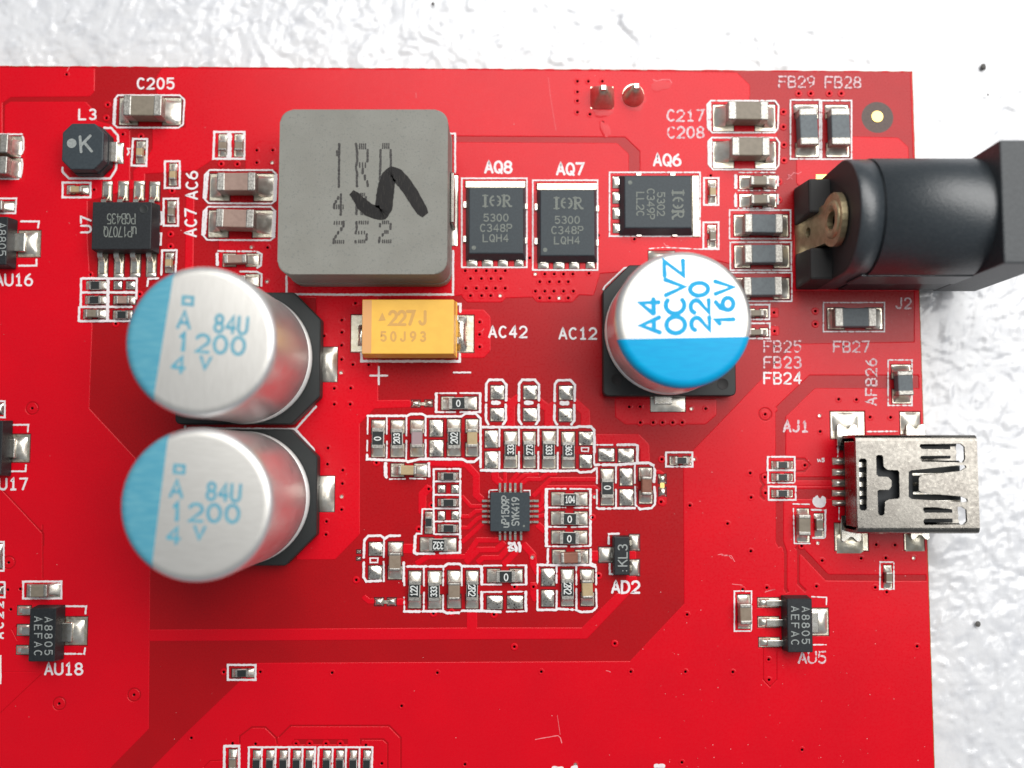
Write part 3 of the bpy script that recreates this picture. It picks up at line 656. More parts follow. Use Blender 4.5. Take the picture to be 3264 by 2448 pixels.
# ---------- AC6 / AC7
for i, (dx, dy) in enumerate(((0, 0), (-12, 323))):
    chip('C', '1', (805 + dx, 965 + dy, 1145 + dx, 1128 + dy), (745 + dx, 980 + dy, 1310 + dx, 1218 + dy), 'h',
         'large pinkish brown capacitor beside the %s marking' % ('AC6', 'AC7')[i], h=1.6, body='mlcc_pink', padf=.31, fh=.5)
    silk('1', [(742 + dx, 948 + dy), (1295 + dx, 948 + dy), (1335 + dx, 990 + dy), (1325 + dx, 1215 + dy), (1290 + dx, 1243 + dy), (735 + dx, 1240 + dy), (690 + dx, 1190 + dy), (702 + dx, 990 + dy)], closed=True)
    silk('1', [(725 + dx, 975 + dy), (708 + dx, 1190 + dy)], w=.24); silk('1', [(1322 + dx, 995 + dy), (1312 + dx, 1210 + dy)], w=.22)
stext('AC6', '1', 585, 1080, 95, 240, 90); stext('AC7', '1', 575, 1410, 95, 240, 90)
chip('C', '9', (1000, 28, 1205, 108), (998, 25, 1318, 138), 'h', 'small brown capacitor just below AC7', h=.8, body='mlcc_pink')
silk('9', [(1300, 10), (1340, 30), (1333, 130), (1300, 150)], w=.16); silk('9', [(948, 25), (950, 125)], w=.22); silk('9', [(955, 2), (1110, 5)], [(1130, 5), (1290, 5)], drop=.15)
chip('C', '9', (985, 212, 1195, 290), (985, 205, 1318, 312), 'h', 'small capacitor half hidden behind the upper big can', h=.8, body='mlcc_pink')
silk('9', [(1150, 182), (1300, 185), (1340, 205), (1337, 310)], w=.15)
chip('C', '8', (1453, 195, 1510, 285), (1460, 155, 1530, 330), 'v', 'tiny capacitor right of U7, lowest of three', h=.5, body='mlcc_tan')
silk('8', [(1425, 350), (1432, 135), (1560, 133), (1550, 330)], w=.16)
# little array below U7
silk('8', [(722, 382), (1120, 382)], [(1130, 380), (1210, 382)], [(718, 505), (1208, 505)], [(712, 632), (1165, 632)], [(700, 757), (1150, 755)], w=.18)
silk('8', [(718, 382), (715, 632)], [(702, 632), (698, 757)], [(1208, 382), (1205, 560)], w=.17); silk('8', [(957, 382), (950, 757)], w=.24)
chip('R', '8', (780, 405, 895, 475), (763, 405, 942, 476), 'h', 'tiny black resistor below U7, top left of a framed block of six', h=.35)
chip('R', '8', (770, 535, 890, 603), (755, 535, 940, 606), 'h', 'tiny black resistor below U7, middle left of a framed block of six', h=.35)
chip('C', '8', (745, 655, 868, 720), (738, 656, 938, 735), 'h', 'tiny pale capacitor below U7, bottom left of a framed block of six', h=.5, body='mlcc_grey')
bump_pad('8', (1005, 406, 1075, 476)); bump_pad('8', (1115, 408, 1192, 476))
chip('C', '8', (1015, 535, 1140, 600), (1003, 535, 1195, 606), 'h', 'tiny tan capacitor below U7, middle right of a framed block of six', h=.5, body='mlcc_pink')
chip('R', '8', (1015, 665, 1130, 735), (1000, 665, 1170, 738), 'h', 'tiny black resistor below U7 touching the shadow of the upper big can', h=.35)
silk('8', [(1300, 450), (1310, 385), (1400, 380)], w=.15)

# ---------- big inductor
def big_inductor():
    h = 5.3; tb = TB('2', (245, 137, 1733, 1588), h)
    cx, cy = (tb[0] + tb[2]) / 2, (tb[1] + tb[3]) / 2; hw, hh = (tb[2] - tb[0]) / 2, (tb[3] - tb[1]) / 2
    root = empty('power_inductor', (cx, cy, ZC), board, 'big grey square inductor printed 1R0 with a black marker stroke')
    link('body', prism(rrect(-hw, -hh, hw, hh, .95), rrect(-hw, -hh, hw, hh, .95), 1.4, h, M['iron'], .16, 3), root, wloc(root))
    link('lower_body', prism(rrect(-hw - .02, -hh - .02, hw + .02, hh + .02, .95), rrect(-hw - .04, -hh - .04, hw + .04, hh + .04, .95), .12, 1.4, M['iron'], .05, 1), root, wloc(root))
    for s in (1, -1):
        link('terminal', rbox(s * (hw + .02) if s > 0 else -hw - .30, -2.0 + .3, .05, hw + .30 if s > 0 else -hw - .02, 2.2, 2.7, .07, 2, M['usb'], 'terminal'), root, wloc(root))
    p = TB('px', (1418, 560, 1459, 783)); pad(*p); V, Fc = dome_data(p[0], p[1], p[2], p[3], .2); wmesh('solder_joint', V, Fc, M['solder_smooth'], root, smooth=True)
    z = h + ZC + .012
    V = []; Fc = []                                    # dot-matrix digits as short dashes
    def dash(pts, wd=.17):
        P = [tuple(T('2', x, y, z))[:2] for x, y in pts]; ribbon(V, Fc, P, wd, z + len(V) * 1e-6, False, .12, .22)
    def hbar(x0, x1, y, hgt):                          # a row of vertical ticks reads as a horizontal bar
        n = max(2, int((x1 - x0) / 17))
        for i in range(n + 1): dash([(x0 + (x1 - x0) * i / n, y - hgt / 2), (x0 + (x1 - x0) * i / n, y + hgt / 2)], .10)
    dash([(778, 437), (776, 630), (774, 820)]); hbar(755, 772, 520, 45)
    dash([(925, 435), (935, 500), (936, 590), (925, 640), (935, 700), (933, 815)]); hbar(958, 1010, 460, 45); dash([(1028, 490), (1026, 595)]); hbar(958, 1008, 625, 42); dash([(985, 655), (985, 700)]); dash([(1003, 715), (1005, 755)]); dash([(1025, 765), (1030, 812)])
    dash([(1142, 490), (1142, 600), (1134, 760)]); hbar(1162, 1215, 457, 45); dash([(1232, 490), (1233, 660)])
    dash([(793, 880), (791, 1065)]); dash([(770, 905), (765, 925)]); dash([(750, 940), (745, 958)]); dash([(735, 965), (732, 1005)]); hbar(735, 812, 993, 36)
    dash([(932, 900), (930, 1060)]); hbar(970, 1000, 885, 24); dash([(1012, 905), (1008, 1000)]); hbar(970, 1000, 1050, 26)
    hbar(735, 800, 1135, 26); dash([(816, 1122), (815, 1170)]); dash([(797, 1180), (793, 1200)]); dash([(770, 1212), (767, 1232)]); dash([(748, 1245), (744, 1265)]); dash([(730, 1275), (728, 1315)]); hbar(745, 815, 1302, 26)
    dash([(930, 1125), (932, 1190), (922, 1228)]); hbar(955, 1030, 1132, 26); hbar(950, 1000, 1220, 26); dash([(1020, 1232), (1018, 1285)]); hbar(950, 1003, 1298, 26); dash([(922, 1292), (922, 1310)])
    dash([(1137, 1142), (1137, 1168)]); hbar(1160, 1212, 1130, 26); dash([(1232, 1142), (1228, 1190)]); hbar(1180, 1208, 1214, 26); dash([(1162, 1232), (1160, 1250)]); dash([(1135, 1262), (1127, 1308)]); hbar(1160, 1232, 1298, 26)
    wmesh('dot_matrix_print', V, Fc, M['dotink'], root)
    pts = [(885, 865, 40), (930, 905, 62), (980, 970, 82), (1040, 1020, 88), (1100, 1040, 92), (1150, 1045, 100), (1170, 1000, 115), (1180, 900, 118), (1195, 800, 108), (1215, 730, 100), (1245, 700, 98), (1290, 715, 92), (1350, 780, 90), (1410, 865, 88), (1460, 950, 84), (1510, 1030, 76), (1538, 1065, 50)]
    V = []; Fc = []; C = []                            # marker stroke
    for i in range(len(pts) - 1):
        for k in range(4):
            u = k / 4; a = pts[i]; b = pts[i + 1]; C.append([a[j] + (b[j] - a[j]) * u for j in range(3)])
    C.append(pts[-1])
    for i, (x, y, wd) in enumerate(C):
        a = C[max(0, i - 2)]; b = C[min(len(C) - 1, i + 2)]; d = Vector((b[0] - a[0], b[1] - a[1])).normalized(); n = Vector((-d.y, d.x)) * wd * .66 * random.uniform(.96, 1.03)
        for s in (1, -1): V.append(T('2', x + n.x * s, y + n.y * s, z + .02))
    for i in range(len(C) - 1): Fc.append((2 * i, 2 * i + 2, 2 * i + 3, 2 * i + 1))
    wmesh('marker_stroke', V, Fc, M['ink'], root)
    silk('2', [(1730, 350), (1800, 350), (1800, 700)], w=.14, drop=.05); silk('px', [(1445, 800), (1444, 939), (1100, 940), (914, 938), (914, 880)], w=.17)
big_inductor()

# ---------- three flat power transistors
def logo(t, cx, cy, sc, rot, z, root):
    """serif I, a globe cut in two arcs, serif R"""
    V = []; Fc = []; ca, sa = math.cos(rad(rot)), math.sin(rad(rot)); k = [0]
    def s(pts, wd):
        P = []
        for x, y in pts:
            X = x * sc * ca - y * sc * sa; Y = x * sc * sa + y * sc * ca; p = T(t, cx + X, cy - Y, z); P.append((p.x, p.y))
        k[0] += 1; ribbon(V, Fc, P, wd, z + k[0] * .0012, False, 0, .04)
    s([(-2.05, -1), (-2.05, 1)], .20); s([(-2.5, .92), (-1.6, .92)], .10); s([(-2.5, -.92), (-1.6, -.92)], .10)
    s(arc(-.55, 0, .62, .82, 100, 260), .15); s(arc(-.05, 0, .62, .82, 80, -80), .15); s([(-.9, .1), (-.5, .12)], .10); s([(.15, -.05), (.5, -.1)], .10)
    s([(1.2, -1), (1.2, 1)], .20); s([(.85, .92), (1.7, .92)] + arc(1.7, .48, .45, .44, 80, -90) + [(1.3, .04)], .13); s([(1.6, 0), (2.2, -.92), (2.5, -.92)], .16); s([(.9, -.92), (1.5, -.92)], .10)
    wmesh('logo_print', V, Fc, M['laser'], root)
def powerfet(t, base, top, tab, pads, nubs, label, texts, lg, dot, h=.95):
    b = TB(t, base, .3); tp = TB(t, top, h); cx, cy = (b[0] + b[2]) / 2, (b[1] + b[3]) / 2
    root = empty('power_transistor', (cx, cy, ZC), board, label)
    o = (cx, cy, cx, cy); B = [v - k for v, k in zip(b, o)]; P = [v - k for v, k in zip(tp, o)]
    link('body', prism(rect(*B), rect(*P), .12, h, M['epoxy_blue'], .07, 2), root, wloc(root))
    tb = TB(t, tab); pad(*tb); link('tab', rbox(tb[0] - cx, tb[1] - cy - .05, .0, tb[2] - cx, tb[3] - cy, .16, .03, 1, M['tin'], 'tab'), root, wloc(root))
    vert = (tab[2] - tab[0]) > (tab[3] - tab[1])
    for p in pads:
        w_ = TB(t, p); pad(*w_)
        if vert: x = (w_[0] + w_[2]) / 2; bx = (x - .26, w_[3] - .25, x + .26, w_[3] + .3)
        else: y = (w_[1] + w_[3]) / 2; bx = (w_[2] - .25, y - .26, w_[2] + .3, y + .26)
        link('lead', rbox(bx[0] - cx, bx[1] - cy, .02, bx[2] - cx, bx[3] - cy, .2, .03, 1, M['lead'], 'lead'), root, wloc(root))
        V, Fc = dome_data(w_[0], w_[1], w_[2], w_[3], .11, 7); wmesh('solder_joint', V, Fc, M['solder_smooth'], root, smooth=True)
    for x, y, a, b_ in nubs:
        w_ = TB(t, (x - a, y - b_, x + a, y + b_), .2)
        link('side_tab', rbox(w_[0] - cx, w_[1] - cy, .05, w_[2] - cx, w_[3] - cy, .22, .02, 1, M['lead'], 'side_tab'), root, wloc(root))
    z = h + ZC + .012
    logo(t, *lg, z, root)
    for s, x, y, hh, ww, rt in texts: text('marking_print', s, t, x, y, hh, ww, rt, z, .10, M['laser'], root, .05)
    c = T(t, *dot, z); wmesh('pin_one_dot', [(x, y, z) for x, y in circ(c.x, c.y, .17, 16)], [list(range(16))], M['laser'], root)
for i, (dx, dy) in enumerate(((0, 0), (838, 26))):
    powerfet('Q', (310 + dx, 352 + dy, 1020 + dx, 1218 + dy), (350 + dx, 366 + dy, 985 + dx, 1135 + dy), (310 + dx, 290 + dy, 1012 + dx, 362 + dy),
             [(325 + dx, 1195 + dy, 445 + dx, 1285 + dy), (505 + dx, 1195 + dy, 630 + dx, 1287 + dy), (692 + dx, 1195 + dy, 805 + dx, 1287 + dy), (887 + dx, 1195 + dy, 990 + dx, 1283 + dy)],
             [(302 + dx, 562 + dy, 18, 38), (300 + dx, 965 + dy, 18, 38), (1024 + dx, 582 + dy, 16, 34), (1020 + dx, 982 + dy, 16, 38)],
             'flat black power transistor under the %s marking' % ('AQ8', 'AQ7')[i],
             [('5300', 667 + dx, 715 + dy, 82, 285, 0), ('C348P', 668 + dx, 835 + dy, 84, 368, 0), ('LQH4', 662 + dx, 955 + dy, 82, 295, 0)],
             (680 + dx, 518 + dy, 68, 0), (407 + dx, 1067 + dy))
srect('Q', 266, 255, 1030, 1300, .12); srect('Q', 1100, 278, 1860, 1332, .12)
stext('AQ8', 'Q', 696, 120, 130, 310, 0, .19); stext('AQ7', 'Q', 1540, 142, 130, 310, 0, .19)
powerfet('4', (203, 990, 850, 1522), (252, 1000, 836, 1455), (845, 1000, 905, 1530), [(147, 1005, 212, 1105), (147, 1143, 212, 1240), (147, 1280, 212, 1377), (150, 1420, 212, 1500)],
         [(376, 983, 22, 12), (676, 983, 22, 12), (378, 1524, 22, 8), (694, 1524, 22, 8)], 'flat black power transistor turned sideways under the AQ6 marking',
         [('5302', 572, 1245, 62, 205, -90), ('C349P', 482, 1245, 62, 265, -90), ('LL2C', 390, 1245, 62, 208, -90)], (722, 1250, 51, -90), (300, 1055))
srect('4', 118, 968, 915, 1530, .12, .03); stext('AQ6', '4', 627, 857, 98, 235, 0, .18)

# ---------- through-hole pins at the top edge
def pin(t, padpts, cone_c, cone_r, tip, label, square):
    c = T(t, *cone_c); root = empty('soldered_pin', (c.x, c.y, ZC), board, label)
    P = [tuple(T(t, x, y))[:2] for x, y in padpts]; paintw('O', P)
    wmesh('solder_land', [(x, y, ZC * .8) for x, y in ccw(P)], [list(range(len(P)))], M['tin'], root)
    zt = 1.9; tp = T(t, *tip, zt); V = []; n = 28; prof = [0, .12, .3, .5, .72, 1.0]
    for u in prof:
        r = cone_r * (1 - u) ** .95 * (1 + .25 * u * (1 - u)) + .16 * u
        for i in range(n):
            a = 2 * math.pi * i / n; cs, sn = math.cos(a), math.sin(a)
            k = 1 / max(abs(cs), abs(sn)) if square else 1; k = 1 + (min(k, 1.25) - 1) * (1 - u)
            V.append((c.x + (tp.x - c.x) * u + r * k * cs, c.y + (tp.y - c.y) * u + r * k * sn, .04 + zt * .98 * u))
    Fc = [(k * n + i, k * n + (i + 1) % n, (k + 1) * n + (i + 1) % n, (k + 1) * n + i) for k in range(len(prof) - 1) for i in range(n)]; Fc.append([(len(prof) - 1) * n + i for i in range(n)])
    wmesh('solder_cone', V, Fc, M['solder_reflect_tint'], root, smooth=True)
    link('pin_tip', rbox(tp.x - c.x - .2, tp.y - c.y - .2, zt * .72, tp.x - c.x + .2, tp.y - c.y + .2, zt + .06, .03, 1, M['lead'], 'pin_tip'), root, wloc(root))
pin('W', [(235, 710), (775, 710), (795, 800), (795, 1100), (770, 1230), (235, 1230)], (515, 975), .95, (545, 735), 'soldered pin on a square land at the top edge', True)
pin('W', [(1240 + 265 * math.cos(a / 24 * 6.2832), 940 + 300 * math.sin(a / 24 * 6.2832)) for a in range(24)], (1240, 950), .88, (1320, 695), 'soldered pin on a round land at the top edge', False)

# ---------- right upper block
chip('C', '4', (1165, 335, 1520, 502), (1030, 372, 1578, 605), 'h', 'large grey brown capacitor beside the C217 marking', h=1.6, body='mlcc_grey', padf=.33, fh=.5)
chip('C', '4', (1195, 652, 1532, 820), (1030, 697, 1583, 930), 'h', 'large grey brown capacitor beside the C208 marking', h=1.6, body='mlcc_grey', padf=.33, fh=.5)
for dy, dx in ((0, 0), (325, 8)):
    silk('4', [(1010 + dx, 338 + dy), (1575 + dx, 338 + dy), (1606 + dx, 380 + dy), (1600 + dx, 580 + dy), (1570 + dx, 618 + dy), (1022 + dx, 618 + dy), (982 + dx, 572 + dy), (978 + dx, 372 + dy)], closed=True, drop=.02)
    silk('4', [(1000 + dx, 360 + dy), (1000 + dx, 590 + dy)], w=.26, drop=.02)
stext('C217', '4', 788, 465, 95, 320, 0, .155, .05); stext('C208', '4', 790, 613, 95, 320, 0, .155, .05)
chip('C', '4', (1362, 995, 1530, 1078), (1263, 997, 1590, 1112), 'h', 'small grey brown capacitor below C208, upper of two', h=.85, body='mlcc_grey')
chip('C', '4', (1365, 1158, 1535, 1243), (1263, 1160, 1586, 1272), 'h', 'small grey brown capacitor below C208, lower of two', h=.85, body='mlcc_grey')
for dy in (0, 160):
    silk('4', [(1228, 995 + dy), (1230, 1105 + dy)], w=.24, drop=.05); silk('4', [(1600, 1005 + dy), (1600, 1085 + dy)], w=.16, drop=.1)
silk('4', [(1255, 970), (1575, 970)], [(1250, 1128), (1575, 1130)], [(1250, 1285), (1560, 1285)], w=.10, drop=.25)
for i, (t_, b, p, o) in enumerate((('4', (1310, 1330, 1650, 1500), (1215, 1342, 1690, 1527), (1175, 1300, 1712, 1552)), ('I', (1447, 82, 1787, 243), (1358, 92, 1840, 287), (1320, 62, 1857, 308)), ('I', (1440, 367, 1785, 530), (1358, 378, 1840, 562), (1320, 330, 1862, 582)))):
    chip('B', t_, b, p, 'h', ('slate grey ferrite bead, uppermost of three stacked beside the power jack', 'slate grey ferrite bead, middle of three stacked beside the power jack', 'slate grey ferrite bead partly hidden by the round blue topped can')[i], h=1.15, body='ferrite', padf=.28, fh=.35)
    srect(t_, *o, .11, .05)
chip('C', 'I', (1478, 655, 1620, 712), (1470, 652, 1648, 722), 'h', 'tiny capacitor half hidden by the blue topped can, upper of two', h=.5, body='mlcc_grey'); srect('I', 1450, 612, 1665, 742, .13, .05)
chip('C', 'I', (1478, 828, 1615, 880), (1470, 822, 1652, 888), 'h', 'tiny capacitor half hidden by the blue topped can, lower of two', h=.5, body='mlcc_grey'); srect('I', 1450, 776, 1668, 910, .13, .08)
chip('C', '4', (1003, 1085, 1060, 1180), (988, 1038, 1058, 1245), 'v', 'tiny capacitor right of AQ6, upper of two', h=.5, body='mlcc_tan'); srect('4', 950, 1018, 1078, 1255, .15)
chip('C', '4', (1003, 1475, 1060, 1570), (984, 1432, 1056, 1635), 'v', 'tiny capacitor right of AQ6, lower of two', h=.5, body='mlcc_grey'); srect('4', 944, 1408, 1078, 1642, .15)
chip('B', '5', (235, 398, 400, 722), (197, 372, 398, 830), 'v', 'upright slate grey ferrite bead under the FB29 marking', h=1.15, body='ferrite', padf=.26, fh=.4)
chip('B', '5', (515, 398, 682, 722), (467, 376, 664, 830), 'v', 'upright slate grey ferrite bead under the FB28 marking', h=1.15, body='ferrite', padf=.26, fh=.4)
srect('5', 152, 330, 410, 850, .12, .04); srect('5', 425, 335, 690, 852, .12, .06)
stext('FB29', '5', 210, 168, 95, 312, 0, .14, .30); stext('FB28', '5', 618, 172, 95, 312, 0, .14, .22)
chip('B', '6', (545, 775, 915, 945), (480, 780, 960, 966), 'h', 'dark ferrite bead in the shade of the power jack above FB27', h=1.0, body='ferrite', padf=.3, fh=.4)
srect('6', 442, 732, 980, 988, .10, .08); stext('FB27', '6', 692, 1120, 92, 312, 0, .14, .10); stext('J2', '6', 1150, 737, 92, 132, 0, .13, .05)
chip('B', '6', (1100, 1332, 1238, 1550), (1046, 1280, 1214, 1620), 'v', 'upright grey ferrite bead near the right board edge', h=.95, body='ferrite', fh=.5)
srect('6', 1012, 1238, 1222, 1638, .12, .08); stext('AFB26', '6', 865, 1430, 92, 405, 90, .14, .08)
for s_, y_, d_ in (('FB25', 980, .28), ('FB23', 1120, .08), ('FB24', 1260, .04)): stext(s_, 'I', 1782, y_, 95, 325, 0, .14, d_)
stext('AC12', 'px', 1842, 1063, 34, 118); stext('AC42', 'px', 1619, 1058, 34, 120); stext('AJ1', '7', 545, 248, 80, 180, 0, .17, .12)
stext('5', '7', 742, 497, 26, 40, 0, .09); 
V_, F_ = [], []
# fiducial
f0 = T('5', 918, 475); V, Fc = lathe([(.48, 0), (.48, .035), (.45, .05)], 32, 'f', None, cx=f0.x, cy=f0.y)
wmesh('fiducial_mark', V, Fc, M['gold'], board)

# ---------- polymer can capacitors
def can_cap(bx, zb, cpx, R, h, cham, label, seg_cut, topm, printm, prints, padboxes, bolts, holes=(), neck=.0):
    b = TB('px', bx, zb); c = U(*cpx, 1.5)
    root = empty('can_capacitor', (c.x, c.y, ZC), board, label)
    x0, y0, x1, y1 = b[0] - c.x, b[1] - c.y, b[2] - c.x, b[3] - c.y
    k = cham; r = .35
    P = []
    for (cx_, cy_, ch) in ((x1, y0, k[1]), (x1, y1, k[0]), (x0, y1, k[3]), (x0, y0, k[2])):
        sx = 1 if cx_ > 0 else -1; sy = 1 if cy_ > 0 else -1; d = ch or r
        a, bb = (cx_, cy_ - sy * d), (cx_ - sx * d, cy_)
        P += ([a, bb] if sx * sy > 0 else [bb, a]) if ch else ([a, (cx_ - sx * .1, cy_ - sy * .1), bb] if sx * sy > 0 else [bb, (cx_ - sx * .1, cy_ - sy * .1), a])
    P = ccw(P)
    link('base', prism(P, P, .08, zb, M['cap_base'], .08, 1), root, wloc(root))
    n = 72; e = .62
    prof = [(R * .88, zb - .05), (R * .95, zb + .02), (R * .955, zb + .08), (R * .955, zb + .13), (R * .945, zb + .42), (R * .945, zb + .55), (R * .95, zb + .75), (R * .985, zb + 1.0), (R, zb + 1.25), (R, h - e)]
    for i in range(1, 7): a = rad(90 * i / 6); prof.append((R - e + e * math.cos(a), h - e + e * math.sin(a)))
    V, Fc = lathe(prof, n, 'can', None); bm = bmesh.new(); vs = [bm.verts.new(v) for v in V]
    for f in Fc: bm.faces.new([vs[i] for i in f])
    bm.normal_update()
    nrm, dst = seg_cut                                  # the printed segment lies beyond this line
    pn = Vector((nrm[0], nrm[1], 0)).normalized()
    bmesh.ops.bisect_plane(bm, geom=list(bm.verts) + list(bm.edges) + list(bm.faces), plane_co=pn * dst, plane_no=pn)
    for f in bm.faces:
        ctr = f.calc_center_median(); f.smooth = True
        if ctr.z > h - e * .96:
            f.material_index = 1 if (ctr.z > h - .1) else 0
            if ctr.xy.dot(pn.xy) > dst: f.material_index = 2
    link('can', bm_mesh('can', bm, [M['alu'], M[topm], M[printm]]), root, wloc(root))
    V, Fc = lathe([(R * .90, zb + .46), (R * .955, zb + .42), (R * 1.0, zb + .22), (R * 1.012, zb + .12), (R * .97, zb + .03)], 64, 'ring', None, cx=c.x, cy=c.y, cap=False)
    wmesh('crimp_ring', [(x, y, zz + ZC) for x, y, zz in V], [f[::-1] for f in Fc], M['crimp'], root, smooth=True)
    z = h + ZC + .012
    for pr in prints: pr(z, root)
    for pb in padboxes:
        p = TB('px', pb); pad(*p); V, Fc = dome_data(*p, .45 if p[2] - p[0] < 2.2 else .13, 9, sharp=1.1); wmesh('solder_joint', V, Fc, M['solder_smooth'], root, smooth=True)
    for bb in bolts:
        p = TB('px', bb, .2); link('lead', rbox(p[0] - c.x, p[1] - c.y, .06, p[2] - c.x, p[3] - c.y, .34, .06, 2, M['lead'], 'lead'), root, wloc(root))
    for hx, hy in holes:
        p = T('I', hx, hy, zb); V, Fc = lathe([(.45, zb + ZC + .004), (.42, zb + ZC + .018), (.40, zb + ZC + .006)], 20, 'd', None, cx=p.x, cy=p.y)
        wmesh('base_dimple', V, Fc, M['jack_dark'], root, smooth=True)
    return root
def sq(t, cx, cy, w_, h_, a, m):
    def f(z, root):
        V = []; Fc = []; ca, sa = math.cos(rad(a)), math.sin(rad(a))
        P = [tuple(T(t, cx + x * ca + y * sa, cy - (-x * -sa * -1 if False else (x * sa)) + y * ca, z))[:2] for x, y in ((-w_, -h_), (w_, -h_), (w_, h_), (-w_, h_))]
        ribbon(V, Fc, P, .20, z, True); wmesh('square_print', V, Fc, M[m], root)
    return f
def tx(s, t, cx, cy, h, wt, rot, m, wd, cw=None, nm='marking_print'):
    return lambda z, root: text(nm, s, t, cx, cy, h, wt, rot, z, wd, M[m], root, .03, cw=cw)
can_cap((563, 932, 1021, 1352), 1.35, (786, 1142), 4.98, 12.75, (2.1, 2.1, 0, 0), 'tall silver can capacitor printed 1200 with a pale blue edge, upper of the pair',
        ((-1, .135), 2.38), 'alu_top', 'sky_print',
        [sq('9', 688, 438, 42, 32, -5, 'sky_print'), tx('A', '9', 655, 605, 150, 100, -5, 'sky_print', .20, 105), tx('84U', '9', 1068, 648, 150, 285, -5, 'sky_print', .20, 75),
         tx('|', '9', 645, 800, 150, 80, -5, 'sky_print', .27, 80), tx('200', '9', 975, 825, 150, 430, -4, 'sky_print', .21, 115), tx('4', '9', 605, 1000, 140, 100, -6, 'sky_print', .21, 110), tx('V', '9', 842, 985, 105, 95, -6, 'sky_print', .19, 90)],
        [(1010, 1107, 1075, 1217)], [(1005, 1128, 1040, 1188)])
can_cap((552, 1368, 1010, 1803), 1.35, (776, 1586), 4.98, 12.75, (2.1, 2.3, 0, 0), 'tall silver can capacitor printed 1200 with a pale blue edge, lower of the pair',
        ((-1, .10), 2.30), 'alu_top2', 'sky_print',
        [sq('10', 612, 540, 42, 32, -4, 'sky_print'), tx('A', '10', 588, 712, 150, 100, -4, 'sky_print', .20, 105), tx('84U', '10', 1003, 742, 150, 290, -4, 'sky_print', .20, 75),
         tx('|', '10', 588, 915, 150, 80, -3, 'sky_print', .27, 80), tx('200', '10', 920, 928, 150, 440, -2, 'sky_print', .21, 118), tx('4', '10', 562, 1122, 145, 100, -5, 'sky_print', .21, 110), tx('V', '10', 790, 1100, 110, 100, -4, 'sky_print', .19, 92)],
        [(1000, 1518, 1066, 1631)], [(995, 1545, 1030, 1600)])
can_cap((1922, 845, 2343, 1262), 1.3, (2131, 1055), 4.85, 8.15, (2.05, 0, 0, 2.05), 'round silver can capacitor with a bright blue half printed OCVZ 220 16V',
        ((.02, -1), 1.34), 'alu_top2', 'blue_print',
        [tx('A4', 'I', 615, 710, 165, 300, 92, 'blue_print', .33, 135), tx('OCVZ', 'I', 832, 540, 165, 640, 92, 'blue_print', .33, 140), tx('220', 'I', 1052, 628, 160, 425, 92, 'blue_print', .33, 118), tx('|6V', 'I', 1270, 605, 158, 405, 92, 'blue_print', .33, 112)],
        [(2074, 1262, 2183, 1312), (2067, 801, 2150, 850)], [(2085, 1255, 2142, 1289)], [(320, 1270), (1255, 1310)], neck=1)
silk('9', [(1640, 1570), (1820, 1370)], [(1640, 1575), (1800, 1750), (1812, 1890)], w=.17); silk('9', [(668, 1545), (668, 1620)], [(690, 1565), (1640, 1572)], w=.2)
silk('I', [(200, 480), (215, 450), (385, 290), (410, 285)], w=.12, drop=.05); silk('I', [(605, 118), (750, 108), (1080, 125)], w=.09, drop=.3)

